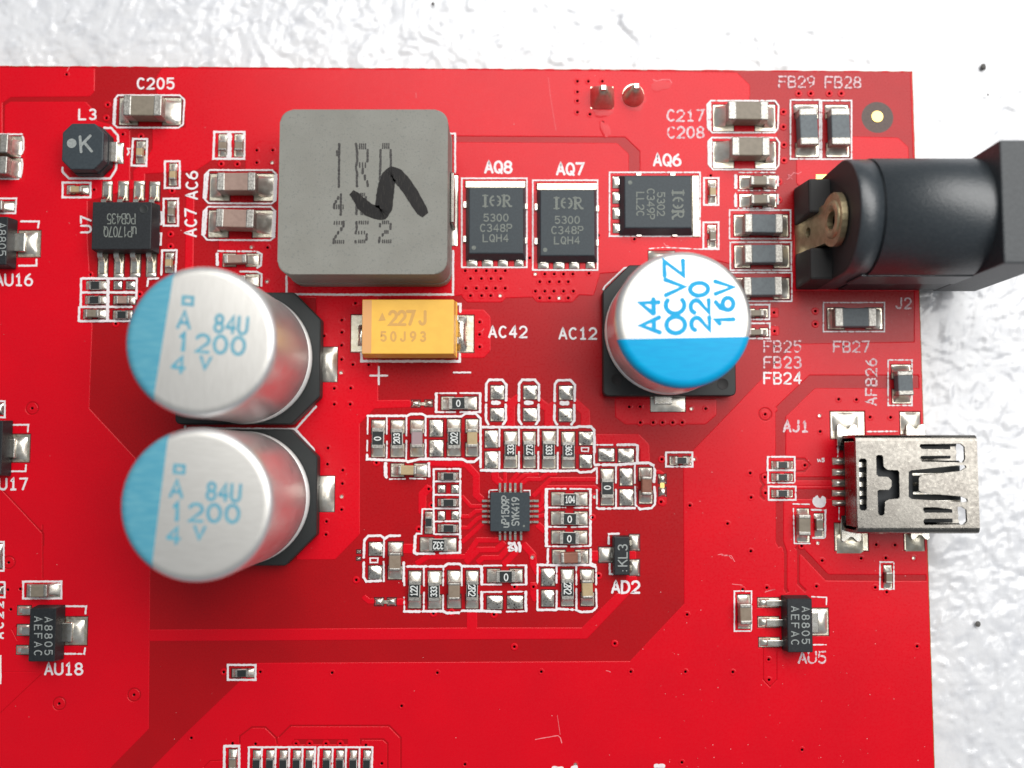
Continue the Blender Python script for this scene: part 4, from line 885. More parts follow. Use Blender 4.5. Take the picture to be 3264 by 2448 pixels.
# ---------- yellow tantalum capacitor
def tantalum():
    h = 2.95; tb = TB('A', (240, 243, 1532, 1010), h); cx, cy = (tb[0] + tb[2]) / 2, (tb[1] + tb[3]) / 2
    root = empty('tantalum_capacitor', (cx, cy, ZC), board, 'yellow block capacitor printed 227J with a brown end band')
    x0, y0, x1, y1 = tb[0] - cx, tb[1] - cy, tb[2] - cx, tb[3] - cy
    e = .10
    link('body', prism(rect(x0 - e, y0 - e, x1 + e, y1 + e), rect(x0, y0, x1, y1), 1.25, h, M['tant'], .07, 2), root, wloc(root))
    link('lower_body', prism(rect(x0 - e + .06, y0 - e + .06, x1 + e + .02, y1 + e - .06), rect(x0 - e, y0 - e, x1 + e + .06, y1 + e), .15, 1.25, M['tant'], .04, 1), root, wloc(root))
    bw = (375 - 240) / 4.424 / 43
    wmesh('polarity_band', [(tb[0] + .03, tb[1] + .05, h + ZC + .008), (tb[0] + bw, tb[1] + .05, h + ZC + .008), (tb[0] + bw, tb[3] - .05, h + ZC + .008), (tb[0] + .03, tb[3] - .05, h + ZC + .008)], [(0, 1, 2, 3)], M['tantband'], root)
    z = h + ZC + .012
    wmesh('triangle_print', [T('A', 470, 545, z), T('A', 575, 535, z), T('A', 525, 425, z)], [(0, 1, 2)], M['tantprint'], root)
    text('marking_print', '227', 'A', 800, 502, 185, 350, 0, z, .23, M['tantprint'], root, .03, cw=100); text('marking_print', 'J', 'A', 1098, 498, 180, 95, 0, z, .22, M['tantprint'], root, .03, cw=95)
    text('marking_print', '50J93', 'A', 820, 762, 125, 625, 0, z, .15, M['tantprint'], root, .03, cw=68)
    for b in ((85, 458, 300, 985), (1500, 465, 1815, 990)): padp('A', b)
    p = TB('A', (1560, 480, 1720, 980)); V, Fc = dome_data(*p, .5, 9, sharp=1.1); wmesh('solder_joint', V, Fc, M['solder'], root, smooth=True)
    p = TB('A', (180, 600, 300, 900)); V, Fc = dome_data(*p, .5, 9, sharp=1.1); wmesh('solder_joint', V, Fc, M['solder'], root, smooth=True)
    for b in ((1545, 460, 1612, 552), (1548, 772, 1612, 872)):
        p = TB('A', b, .9); link('terminal', rbox(p[0] - cx - .1, p[1] - cy, .05, p[2] - cx, p[3] - cy, 1.1, .05, 1, M['lead'], 'terminal'), root, wloc(root))
    p = TB('A', (1545, 552, 1590, 772), .9); link('end_key', rbox(p[0] - cx - .1, p[1] - cy, .1, p[2] - cx, p[3] - cy, 1.15, .05, 1, M['tant'], 'end_key'), root, wloc(root))
    silk('A', [(230, 1000), (232, 1112), (1615, 1115), (1618, 1005)], w=.2); silk('A', [(1560, 305), (1625, 310), (1625, 420)], w=.2)
    stext('+', 'A', 475, 1315, 300, 240, 0, .15); silk('A', [(1530, 1272), (1770, 1272)], w=.13)
tantalum()

# ---------- row 1 of the controller area
def RR(t, top, pads, ori, label, black=None, txt=None, rot=0, tsz=None): return chip('R', t, top, pads, ori, label, black=black, txt=txt, rot=rot, tsz=tsz)
RR('B', (1238, 385, 1512, 545), (1137, 375, 1640, 557), 'h', 'black resistor marked 0 under the yellow capacitor', (1280, 395, 1470, 540), '0', 0, (88, 60))
silk('B', [(1350, 325), (1060, 325)], [(1400, 322), (1692, 325)], [(1060, 592), (1335, 592)], [(1400, 592), (1690, 590)], w=.13, drop=.03); silk('B', [(1065, 330), (1065, 590)], w=.22); silk('B', [(1685, 325), (1682, 595)], w=.19)
def jumper(t, a, b, link_box, label, ori):
    A = TB(t, a); Bx = TB(t, b); c = ((A[0] + Bx[2]) / 2, (A[1] + Bx[3]) / 2)
    c = ((min(A[0], Bx[0]) + max(A[2], Bx[2])) / 2, (min(A[1], Bx[1]) + max(A[3], Bx[3])) / 2)
    root = empty('solder_jumper', (c[0], c[1], ZC), board, label)
    for q in (A, Bx):
        pad(*q); V, Fc = dome_data(*q, .2, 8); wmesh('solder_bump', V, Fc, M['solder'], root, smooth=True)
    l = TB(t, link_box); wmesh('bridge', [(l[0], l[1], .06), (l[2], l[1], .06), (l[2], l[3], .06), (l[0], l[3], .06)], [(0, 1, 2, 3)], M['gold'] if ori == 'v' else M['tin'], root)
jumper('B', (720, 428, 830, 515), (908, 425, 1010, 510), (825, 455, 910, 495), 'bare two pad solder jumper left of the resistor marked 0', 'h')
RR('B', (158, 812, 320, 1105), (155, 705, 345, 1225), 'v', 'black resistor marked 0 at the left end of the upper left row', (162, 870, 310, 1060), '0', 90, (90, 55))
RR('B', (430, 825, 590, 1108), (425, 705, 618, 1225), 'v', 'black resistor marked 203', (440, 880, 570, 1045), '203', 90, (82, 138))
chip('C', 'B', (710, 820, 865, 1100), (702, 705, 893, 1220), 'v', 'mauve ceramic capacitor next to the resistor marked 203', h=.75, body='mlcc_mauve')
bump_pad('B', (972, 706, 1155, 935)); bump_pad('B', (972, 990, 1162, 1215))
RR('B', (1230, 815, 1400, 1108), (1222, 690, 1405, 1212), 'v', 'black resistor marked 202', (1240, 865, 1390, 1050), '202', 90, (92, 150))
chip('C', 'B', (1495, 825, 1645, 1092), (1480, 692, 1656, 1215), 'v', 'yellowish tan ceramic capacitor next to the resistor marked 202', h=.75, body='mlcc_tan')
silk('B', [(95, 645), (640, 645)], [(640, 655), (690, 622), (870, 617), (920, 652), (1420, 652), (1480, 612), (1620, 612), (1688, 680), (1690, 1130), (1688, 1370)], w=.18)
silk('B', [(102, 640), (97, 900)], [(95, 990), (90, 1140)], [(645, 670), (645, 925)], [(645, 990), (640, 1250)], [(368, 660), (368, 900)], [(370, 1000), (365, 1235)], w=.12, drop=.03)
silk('B', [(915, 665), (915, 925)], [(915, 980), (915, 1250)], w=.14); silk('B', [(90, 1190), (92, 1255), (430, 1268), (640, 1275), (665, 1290), (850, 1252), (1440, 1255), (1500, 1290), (1600, 1290), (1675, 1230)], w=.2)
chip('C', 'B', (520, 1342, 790, 1480), (427, 1318, 938, 1503), 'h', 'tan ceramic capacitor lying below the resistor row', h=.8, body='mlcc_tan', round_t=True)
silk('B', [(352, 1312), (350, 1480), (365, 1510)], w=.26); silk('B', [(960, 1310), (965, 1495)], w=.2); silk('B', [(405, 1535), (630, 1533)], [(690, 1525), (915, 1532)], w=.11, drop=.15)
# ---------- pairs of bare pads and the second row
for dx, dy in ((0, 0), (463, 0), (965, 5)):
    bump_pad('C', (285 + dx, 220 + dy, 473 + dx, 410 + dy)); bump_pad('C', (283 + dx, 540 + dy, 470 + dx, 716 + dy))
    silk('C', [(220 + dx, 435 + dy), (222 + dx, 190 + dy), (265 + dx, 138 + dy), (445 + dx, 137 + dy), (503 + dx, 205 + dy), (500 + dx, 430 + dy)], [(218 + dx, 483 + dy), (216 + dx, 700 + dy), (255 + dx, 765 + dy)], [(455 + dx, 765 + dy), (498 + dx, 705 + dy), (495 + dx, 483 + dy)], w=.19)
    silk('C', [(310 + dx, 461 + dy), (405 + dx, 461 + dy)], w=.32, name='silkscreen_block')
RR('C', (480, 1000, 640, 1262), (475, 865, 660, 1380), 'v', 'black resistor marked 333 above the square chip, leftmost of four', (500, 1035, 630, 1205), '333', 90, (84, 132))
RR('C', (748, 1000, 905, 1262), (742, 870, 915, 1380), 'v', 'black resistor marked 273', (770, 1035, 895, 1210), '273', 90, (84, 135))
RR('C', (1022, 995, 1185, 1260), (1015, 860, 1198, 1388), 'v', 'black resistor marked 333 read from above, third of four above the square chip', (1035, 1035, 1180, 1205), '333', -90, (82, 130))
RR('C', (1302, 1010, 1465, 1268), (1286, 872, 1468, 1385), 'v', 'black resistor marked 363', (1320, 1050, 1450, 1205), '363', -90, (82, 135))
bump_pad('C', (203, 855, 383, 1090)); bump_pad('C', (203, 1150, 385, 1385)); bump_pad('C', (1532, 872, 1725, 1055)); bump_pad('C', (1540, 1197, 1710, 1375))
silk('C', [(170, 803), (1500, 808), (1530, 795), (1700, 797), (1742, 850), (1745, 1160)], w=.2); silk('C', [(145, 1412), (1230, 1420)], w=.22); silk('C', [(1230, 1420), (1500, 1415), (1540, 1440), (1700, 1432), (1765, 1385)], w=.18, drop=.05)
silk('C', [(408, 830), (405, 1075)], [(405, 1150), (405, 1395)], [(682, 830), (682, 1060)], [(682, 1150), (682, 1400)], [(955, 830), (955, 1065)], [(955, 1150), (955, 1400)], [(1228, 830), (1226, 1065)], [(1228, 1160), (1226, 1400)], w=.14)
silk('C', [(140, 820), (145, 1370)], [(1742, 1160), (1740, 1320)], w=.13); silk('C', [(1562, 1092), (1665, 1092), (1658, 1145), (1565, 1142)], w=.09, closed=True)
# ---------- right hand group
bump_pad('D', (322, 446, 595, 664)); bump_pad('D', (668, 446, 940, 680))
silk('D', [(270, 375), (568, 376)], w=.13, drop=.04); silk('D', [(648, 376), (960, 371), (1005, 392), (1000, 690)], w=.19); silk('D', [(255, 728), (620, 728), (1000, 700), (1205, 692), (1285, 740), (1312, 830), (1295, 1030)], w=.21, drop=.02)
RR('D', (378, 968, 582, 1312), (360, 800, 588, 1440), 'v', 'black resistor marked 0 right of the square chip in the upper right group', (385, 1020, 570, 1240), '0', 90, (110, 72))
bump_pad('D', (697, 795, 915, 1090)); bump_pad('D', (692, 1165, 932, 1442))
chip('C', 'D', (1082, 925, 1265, 1272), (1034, 780, 1266, 1410), 'v', 'pinkish brown capacitor with round silver ends at the right of the group', h=.8, body='mlcc_rust', round_t=True)
silk('D', [(290, 780), (290, 1055)], [(290, 1165), (290, 1440)], [(625, 745), (625, 1045)], [(625, 1160), (625, 1470)], [(958, 735), (957, 1050)], [(962, 1110), (970, 1440)], w=.13, drop=.05)
silk('D', [(1300, 1115), (1318, 1280), (1312, 1420), (1250, 1490), (1050, 1508), (985, 1450)], [(285, 1480), (320, 1502), (610, 1495)], [(628, 1492), (960, 1490)], w=.18, drop=.03)
jumper('D', (1378, 900, 1504, 1050), (1388, 1130, 1504, 1275), (1405, 1045, 1480, 1135), 'bare two pad solder jumper at the right of the pinkish capacitor', 'v')
RR('D', (1668, 592, 1908, 712), (1575, 585, 1950, 725), 'h', 'tiny black resistor alone in a frame right of the controller group'); srect('D', 1508, 508, 1972, 758, .15, .02)
# ---------- column left of the square chip
silk('E', [(1030, 65), (1410, 65)], [(1030, 240), (1400, 240)], [(1040, 430), (1400, 430)], [(1040, 620), (1400, 622)], [(1045, 805), (1400, 800)], [(1050, 985), (1390, 985)], w=.13, drop=.04)
silk('E', [(1030, 65), (1028, 640), (1035, 980)], w=.15); silk('E', [(1403, 65), (1400, 980)], w=.16, drop=.02)
for y0, lb in ((118, 'top'), (490, 'middle'), (852, 'bottom')): RR('E', (1132, y0, 1340, y0 + 105), (1090, y0, 1375, y0 + 102), 'h', 'tiny black resistor in the framed column left of the square chip, %s one' % lb)
for b in ((1090, 297, 1190, 396), (1282, 294, 1380, 400), (1090, 666, 1186, 780), (1284, 666, 1380, 776)): bump_pad('E', b)
RR('E', (912, 735, 1008, 905), (908, 670, 1020, 975), 'v', 'tiny upright black resistor above the one marked 332'); silk('E', [(1035, 632), (870, 630), (858, 960)], w=.12)
RR('E', (960, 1052, 1225, 1222), (840, 1037, 1350, 1232), 'h', 'black resistor marked 332 upside down', (1000, 1070, 1190, 1220), '332', 180, (98, 140))
silk('E', [(860, 978), (790, 978), (772, 1010)], w=.13); silk('E', [(770, 1010), (757, 1245), (800, 1262)], w=.22); silk('E', [(800, 1258), (1040, 1260)], [(1115, 1252), (1400, 1245)], w=.16); silk('E', [(1400, 1245), (1402, 1000)], w=.2, drop=.04)
bump_pad('E', (117, 1102, 308, 1287)); bump_pad('E', (112, 1432, 295, 1618))
silk('E', [(132, 1322), (243, 1322), (238, 1382), (135, 1384)], w=.1, closed=True)
chip('C', 'E', (390, 1240, 560, 1510), (388, 1097, 588, 1620), 'v', 'brown capacitor with round ends left of the resistor marked 122', h=.8, body='mlcc', round_t=True)
silk('E', [(45, 1315), (52, 1070), (110, 1008), (280, 1003), (338, 1050), (400, 1008), (555, 1005)], [(45, 1380), (42, 1590), (80, 1650), (290, 1640)], w=.19, drop=.02); silk('E', [(330, 1060), (325, 1310)], [(325, 1370), (325, 1650)], w=.14); silk('E', [(607, 1380), (605, 1650)], w=.18)
for b in ((-52, 1212, 0, 1250), (-55, 1310, -5, 1348)): bump_pad('E', b, .08)
# ---------- square controller chip
def qfp():
    h = .95; b = TB('F', (278, 400, 832, 945), h); cx, cy = (b[0] + b[2]) / 2, (b[1] + b[3]) / 2
    root = empty('controller_chip', (cx, cy, ZC), board, 'square slate black chip marked uP1509P with pins on four sides')
    B = [b[0] - cx, b[1] - cy, b[2] - cx, b[3] - cy]
    link('body', prism(rect(B[0] - .03, B[1] - .03, B[2] + .03, B[3] + .03), rect(*B), .15, h, M['epoxy_blue'], .04, 1), root, wloc(root))
    for x in (415, 487, 560, 630, 712):
        for y0, y1, s in ((262, 405, 1), (940, 1068, -1)):
            p = T('F', x, y0 if s > 0 else y1); q = T('F', x, y1 if s > 0 else y0, .3); gull(root, (q.x, q.y - s * .05), (p.x, p.y), .38, .17, th=.10)
    for y in (515, 588, 660, 732, 812):
        for x0, x1, s in ((163, 285, -1), (828, 958, 1)):
            p = T('F', x0 if s < 0 else x1, y); q = T('F', x1 if s < 0 else x0, y, .3); gull(root, (q.x - s * .05, q.y), (p.x, p.y), .38, .17, th=.10)
    z = h + ZC + .01
    text('marking_print', 'uP|509P', 'F', 490, 668, 100, 445, 90, z, .10, M['laser_pale'], root, .05); text('marking_print', 'SYK4|9', 'F', 632, 665, 98, 395, 90, z, .10, M['laser_pale'], root, .05)
    c = T('F', 752, 870, z); wmesh('pin_one_dot', [(x, y, z) for x, y in circ(c.x, c.y, .09, 12)], [list(range(12))], M['laser'], root)
    silk('F', [(258, 470), (262, 365), (380, 360)], [(750, 368), (835, 368), (838, 440)], w=.09, drop=.1)
    silk('F', [(540, 1110), (590, 1120), (545, 1170), (600, 1200), (545, 1215)], [(615, 1105), (650, 1190), (640, 1220)], [(680, 1105), (700, 1150), (690, 1225)], w=.22, name='silkscreen_text')
qfp()
# ---------- right column
RR('F', (1265, 415, 1535, 580), (1142, 397, 1650, 577), 'h', 'black resistor marked 104', (1320, 435, 1485, 555), '104', 0, (92, 130))
RR('F', (1265, 690, 1535, 852), (1137, 667, 1650, 852), 'h', 'black resistor marked 0 just below the one marked 104', (1305, 700, 1490, 850), '0', 0, (90, 62))
RR('F', (1255, 960, 1530, 1125), (1142, 937, 1645, 1117), 'h', 'black resistor marked 0 above the rust brown capacitor', (1300, 975, 1485, 1125), '0', 0, (90, 62))
chip('C', 'F', (1268, 1240, 1562, 1402), (1155, 1207, 1660, 1392), 'h', 'rust brown capacitor with round silver ends in the right column', h=.8, body='mlcc_rust', round_t=True)
silk('F', [(1345, 345), (1070, 345)], [(1400, 345), (1690, 348)], [(1095, 608), (1340, 608)], [(1455, 612), (1650, 610)], [(1095, 880), (1350, 882)], [(1420, 885), (1650, 878)], [(1075, 1155), (1355, 1155)], [(1415, 1158), (1690, 1150)], w=.12, drop=.06)
silk('F', [(1068, 350), (1068, 1150)], w=.24); silk('F', [(1690, 350), (1688, 1150)], w=.19); silk('F', [(1090, 1190), (1088, 1390)], [(1692, 1195), (1690, 1395), (1760, 1420)], w=.17)
def sot23():
    h = 1.0; b = TB('H', (1582, 492, 1800, 1030), h); cx, cy = (b[0] + b[2]) / 2, (b[1] + b[3]) / 2
    root = empty('three_pin_diode', (cx, cy, ZC), board, 'small black three pin part marked KL3')
    B = [b[0] - cx, b[1] - cy, b[2] - cx, b[3] - cy]; e = .06
    link('body', prism(rect(B[0] - e, B[1] - e, B[2] + e, B[3] + e), rect(*B), .12, h, M['epoxy'], .07, 2), root, wloc(root))
    for bx, s in (((1367, 642, 1560, 850), -1), ((1800, 462, 1935, 682), 1), ((1800, 816, 1935, 1035), 1)):
        p = TB('H', bx); pad(*p); V, Fc = dome_data(*p, .24, 9); wmesh('solder_joint', V, Fc, M['solder_smooth'], root, smooth=True)
        y = (p[1] + p[3]) / 2; x = p[2] if s < 0 else p[0]
        gull(root, (x + (.3 if s < 0 else -.3), y), (x + s * .38, y), .5, .38, th=.13)
    z = h + ZC + .012; text('marking_print', 'KL3', 'H', 1702, 752, 125, 300, 90, z, .10, M['laser_pale'], root, .04)
    for x in (1705, 1757):
        c = T('H', x, 970, z); wmesh('marking_dot', [(a, b_, z) for a, b_ in circ(c.x, c.y, .05, 10)], [list(range(10))], M['laser_pale'], root)
    silk('H', [(1650, 445), (1502, 450), (1505, 590)], [(1518, 870), (1520, 1012), (1565, 1015)], w=.16, drop=.1)
    stext('AD2', 'H', 1745, 1200, 160, 385, 0, .18)
sot23()
# ---------- bottom row
RR('G', (320, 672, 482, 952), (322, 530, 498, 1055), 'v', 'black resistor marked 122', (320, 715, 470, 910), '122', 90, (92, 135))
RR('G', (600, 690, 755, 955), (600, 530, 788, 1060), 'v', 'black resistor marked 333 in the bottom row next to 122', (605, 735, 745, 910), '333', 90, (82, 138))
chip('C', 'G', (878, 692, 1042, 945), (870, 526, 1054, 1055), 'v', 'brown capacitor with round ends between resistors in the bottom row', h=.8, body='mlcc', round_t=True)
RR('G', (1135, 670, 1292, 950), (1132, 526, 1304, 1060), 'v', 'black resistor marked 2R2 in the bottom row, left one', (1140, 705, 1285, 905), '2R2', -90, (92, 155))
RR('G', (1555, 530, 1825, 692), (1430, 502, 1928, 690), 'h', 'black resistor marked 0 lying flat below the square chip', (1600, 545, 1790, 695), '0', 0, (95, 62))
bump_pad('G', (1427, 882, 1645, 1070)); bump_pad('G', (1712, 882, 1934, 1064))
silk('G', [(285, 467), (820, 467), (870, 430), (1040, 430), (1072, 462), (1350, 465)], [(255, 1100), (520, 1100)], [(520, 1098), (810, 1095), (850, 1122), (1030, 1120), (1070, 1090), (1340, 1092), (1620, 1105)], w=.19, drop=.02)
silk('G', [(535, 485), (538, 740)], [(538, 830), (535, 1085)], [(810, 490), (808, 735)], [(808, 870), (805, 1080)], [(1070, 480), (1070, 735)], [(256, 410), (262, 735)], [(258, 900), (262, 1090)], w=.13, drop=.04)
silk('G', [(1350, 470), (1355, 720)], [(1350, 825), (1352, 1090)], w=.22); silk('G', [(1360, 720), (1630, 720)], [(1770, 722), (1980, 720)], [(1710, 450), (1985, 450)], [(1375, 455), (1632, 452)], [(1375, 825), (1632, 825)], [(1720, 825), (1980, 818)], [(1700, 1102), (1985, 1098)], w=.12, drop=.1); silk('G', [(1975, 455), (1978, 720)], [(1972, 820), (1975, 1095)], w=.2)
bump_pad('H', (557, 942, 743, 1180)); bump_pad('H', (557, 1246, 735, 1475))
RR('H', (845, 1085, 1008, 1378), (836, 950, 1012, 1468), 'v', 'black resistor marked 2R2 between bare pads and a tan capacitor', (850, 1130, 1005, 1310), '2R2', -90, (98, 155))
chip('C', 'H', (1128, 1098, 1285, 1370), (1112, 952, 1298, 1463), 'v', 'tan capacitor with round ends at the right end of the bottom row', h=.8, body='mlcc_tan', round_t=True)
silk('H', [(500, 885), (770, 890), (1030, 885), (1240, 885), (1325, 915)], [(500, 1520), (760, 1520), (800, 1505), (1040, 1520), (1110, 1550), (1270, 1545), (1330, 1490)], w=.18, drop=.04)
silk('H', [(503, 885), (500, 1150)], [(500, 1240), (500, 1520)], [(770, 900), (768, 1140)], [(772, 1250), (768, 1510)], [(1045, 895), (1050, 1165)], [(1048, 1220), (1050, 1510)], [(1325, 930), (1328, 1165)], [(1325, 1225), (1335, 1480)], w=.14, drop=.06)
jumper('M', (1281, 12, 1330, 54), (1356, 12, 1405, 54), (1325, 24, 1360, 44), 'bare two pad solder jumper left of the bottom row', 'h')
# ---------- bottom edge row
chip('C', 'L', (355, 930, 415, 1030), (358, 850, 425, 1080), 'v', 'tiny grey capacitor cut by the bottom edge, left of the resistor row', h=.5, body='mlcc_grey')
silk('L', [(318, 1060), (322, 822), (450, 822), (452, 1060)], w=.2)
for i, x in enumerate((602, 720, 838, 955, 1068, 1220, 1337, 1455, 1575)):
    RR('L', (x - 35, 930, x + 28, 1040), (x - 30, 860, x + 34, 1090), 'v', 'tiny black resistor cut by the bottom edge, number %d from the left of nine in a row' % (i + 1))
silk('L', [(530, 832), (1125, 832)], [(1150, 832), (1628, 832)], w=.14, drop=.05); silk('L', *[[(x, 835), (x - 6, 1070)] for x in (538, 652, 773, 893, 1010, 1120, 1150, 1275, 1393, 1512, 1625)], w=.15, drop=.02)
chip('R', 'L', (412, 152, 530, 215), (388, 147, 585, 217), 'h', 'tiny black resistor alone in a white frame near the lower left', h=.35); srect('L', 352, 107, 595, 238, .15)
# ---------- right side small parts
for i, y in enumerate((507, 598, 716)):
    RR('7', (400, y, 495, y + 50), (366, y, 518, y + 52), 'h', 'tiny black resistor left of the metal socket, %s of three' % ('top', 'middle', 'bottom')[i])
srect('7', 335, 473, 533, 570, .14, .04); srect('7', 338, 572, 533, 662, .12, .1); srect('7', 342, 690, 540, 788, .13, .05)
chip('C', '7', (562, 895, 655, 1050), (556, 852, 640, 1098), 'v', 'upright grey brown capacitor under the white dot, left of two', h=.8, body='mlcc_grey')
chip('C', '7', (693, 925, 746, 1015), (682, 888, 744, 1060), 'v', 'small upright capacitor under the white dot, right of two', h=.5, body='mlcc_grey')
silk('7', [(520, 817), (640, 820)], [(523, 850), (530, 1106), (645, 1106)], w=.10, drop=.12); silk('7', [(655, 860), (757, 862), (755, 1065), (665, 1065)], w=.14, drop=.05)
c_ = T('7', 715, 797); P_ = []
for i in range(40):
    a = 2 * math.pi * i / 40; r_ = .54 * random.uniform(.86, 1.03) * (.45 if 1.25 < a < 1.85 else 1); P_.append((c_.x + r_ * math.cos(a), c_.y + r_ * math.sin(a), ZC + .014))
wmesh('silkscreen_dot', P_, [list(range(40))], M['silk'], board)
chip('C', '7', (1203, 1318, 1252, 1400), (1187, 1266, 1243, 1436), 'v', 'tiny upright capacitor alone in a frame below the metal socket', h=.5, body='mlcc_grey'); srect('7', 1157, 1242, 1258, 1440, .12, .08)
chip('C', 'K', (300, 482, 405, 668), (282, 402, 388, 700), 'v', 'upright brown capacitor left of the AU5 chip', h=.9, body='mlcc'); srect('K', 250, 370, 400, 722, .11, .06)
chip('C', '11', (242, 455, 415, 565), (237, 452, 535, 570), 'h', 'small brown capacitor just above the AU18 chip', h=.8, body='mlcc_grey'); srect('11', 207, 424, 543, 573, .15)
# ---------- SOT-89 regulators
def sot89(t, top, tabpad, leads, texts, label, tabbox, h=1.5):
    tb = TB(t, top, h); cx, cy = (tb[0] + tb[2]) / 2, (tb[1] + tb[3]) / 2
    root = empty('regulator_chip', (cx, cy, ZC), board, label)
    x0, y0, x1, y1 = tb[0] - cx, tb[1] - cy, tb[2] - cx, tb[3] - cy; e = .08
    link('body', prism(rect(x0 - e, y0 - e, x1 + e, y1 + e), rect(x0, y0, x1, y1), .06, h, M['epoxy'], .05, 1), root, wloc(root))
    if tabpad:
        p = TB(t, tabpad); pad(*p); q = TB(t, tabbox, .35)
        link('tab', rbox(q[0] - cx - .6, q[1] - cy, .02, q[2] - cx, q[3] - cy, .42, .08, 2, M['lead'], 'tab'), root, wloc(root))
        V, Fc = dome_data(q[2] - .5, q[1] - .12, min(p[2] - .1, q[2] + .75), q[3] + .12, .31, 11, sharp=.9); wmesh('solder_joint', V, Fc, M['solder_smooth'], root, smooth=True)
    for l in leads:
        p = TB(t, l); pad(*p)
        link('lead', rbox(p[0] - cx + .55, p[1] - cy + .12, .02, x0 + .2, p[3] - cy - .12, .4, .05, 2, M['lead'], 'lead'), root, wloc(root))
        V, Fc = dome_data(p[0] + .05, p[1] + .05, p[0] + .9, p[3] - .05, .26, 8); wmesh('solder_joint', V, Fc, M['solder_smooth'], root, smooth=True)
    z = h + ZC + .012
    for s, x, y, hh, ww in texts: text('marking_print', s, t, x, y, hh, ww, -90, z, .085, M['laser_pale'], root, .04)
sot89('K', (718, 437, 938, 910), (935, 522, 1078, 762), [(455, 430, 645, 512), (457, 597, 645, 688), (465, 780, 648, 862)], [('A8805', 880, 672, 64, 325), ('AEFAC', 786, 675, 64, 335)], 'black chip marked A8805 above the AU5 marking', (935, 552, 992, 740))
silk('K', [(930, 420), (1062, 425), (1060, 490)], [(945, 842), (1058, 842)], w=.10, drop=.1); stext('AU5', 'K', 938, 955, 100, 240, 0, .14, .15)
sot89('11', (258, 662, 488, 1130), (575, 735, 770, 985), [(155, 638, 275, 720), (152, 803, 265, 900), (145, 988, 258, 1066)], [('A8805', 428, 905, 64, 330), ('AEFAC', 336, 905, 64, 340)], 'black chip marked A8805 above the AU18 marking', (575, 785, 640, 960))
silk('11', [(580, 642), (762, 642), (755, 708)], [(752, 1010), (745, 1062), (575, 1060)], w=.14, drop=.03); stext('AU18', '11', 562, 1195, 98, 330)
sot89('R', (-280, 992, 72, 1478), (188, 1132, 412, 1402), [], [('A8805', 20, 1220, 75, 330)], 'black chip cut by the left edge above the AU16 marking', (188, 1158, 262, 1348))
silk('R', [(215, 1040), (398, 1040), (390, 1105)], [(375, 1425), (372, 1488), (195, 1490)], w=.15, drop=.02); stext('AU16', '8', 122, 392, 98, 325)
sot89('12', (-110, 188, 8, 418), (40, 245, 127, 364), [], [], 'black chip cut by the left edge above the AU17 marking', (30, 264, 66, 346))
silk('12', [(38, 205), (122, 205), (119, 235)], [(112, 375), (110, 402), (38, 402)], w=.13); stext('AU17', '12', 34, 456, 46, 162); stext('AC22', '11', -8, 765, 72, 320, 90, .14)
for t_, o_, p_ in (('11', (-60, 75, 36, 330), (-50, 95, 20, 310)), ('11', (-60, 430, 44, 562), (-50, 465, 30, 535)), ('8', (-60, 1462, 46, 1605), (-50, 1482, 32, 1580)), ('12', (-40, 1185, 4, 1300), (-40, 1195, -4, 1290))):
    srect(t_, *o_, .14); p = TB(t_, p_); pad(*p); V, Fc = dome_data(*p, .25); wmesh('solder_bump', V, Fc, M['solder'], board, smooth=True)
# the little bits of white lettering cut off along the bottom and beside parts
silk('N', [(360, 1212), (425, 1214)], [(495, 1210), (525, 1206)], [(1080, 1195), (1140, 1197)], w=.3, name='silkscreen_text'); silk('0', [(1125, 755), (1140, 790), (1125, 815)], [(1130, 760), (1150, 760)], w=.12, name='silkscreen_text')
silk('7', [(700, 490), (705, 508), (715, 495), (722, 508)], w=.09, name='silkscreen_text')

# ---------- plate with cut-outs
def cut_plate(outer, holes, z0, z1, name, m, c, bend=None):
    vs = []; fs = []
    for P in [ccw(outer)] + [ccw(h_) for h_ in holes]:
        b0 = len(vs); vs += [Vector(p) for p in P]; fs.append(list(range(b0, b0 + len(P))))
    r = delaunay_2d_cdt(vs, [], fs, 0, 1e-5)
    keep = [f for f, o in zip(r[2], r[5]) if len(o) == 1 and o[0] == 0]
    V = [(v.x, v.y, z1) for v in r[0]] + [(v.x, v.y, z0) for v in r[0]]; n = len(r[0]); Fc = []
    ed = {}
    for f in keep:
        f = list(f)
        if sum((r[0][f[i]].x * r[0][f[(i + 1) % len(f)]].y - r[0][f[(i + 1) % len(f)]].x * r[0][f[i]].y) for i in range(len(f))) < 0: f = f[::-1]
        Fc.append(f); Fc.append([i + n for i in f[::-1]])
        for i in range(len(f)): ed[(f[i], f[(i + 1) % len(f)])] = 1
    for a, b in ed:
        if (b, a) not in ed: Fc.append((b, a, a + n, b + n))
    if bend: V = [bend(*v) for v in V]
    return mesh(name, [Vector(v) - c for v in V], Fc, m)

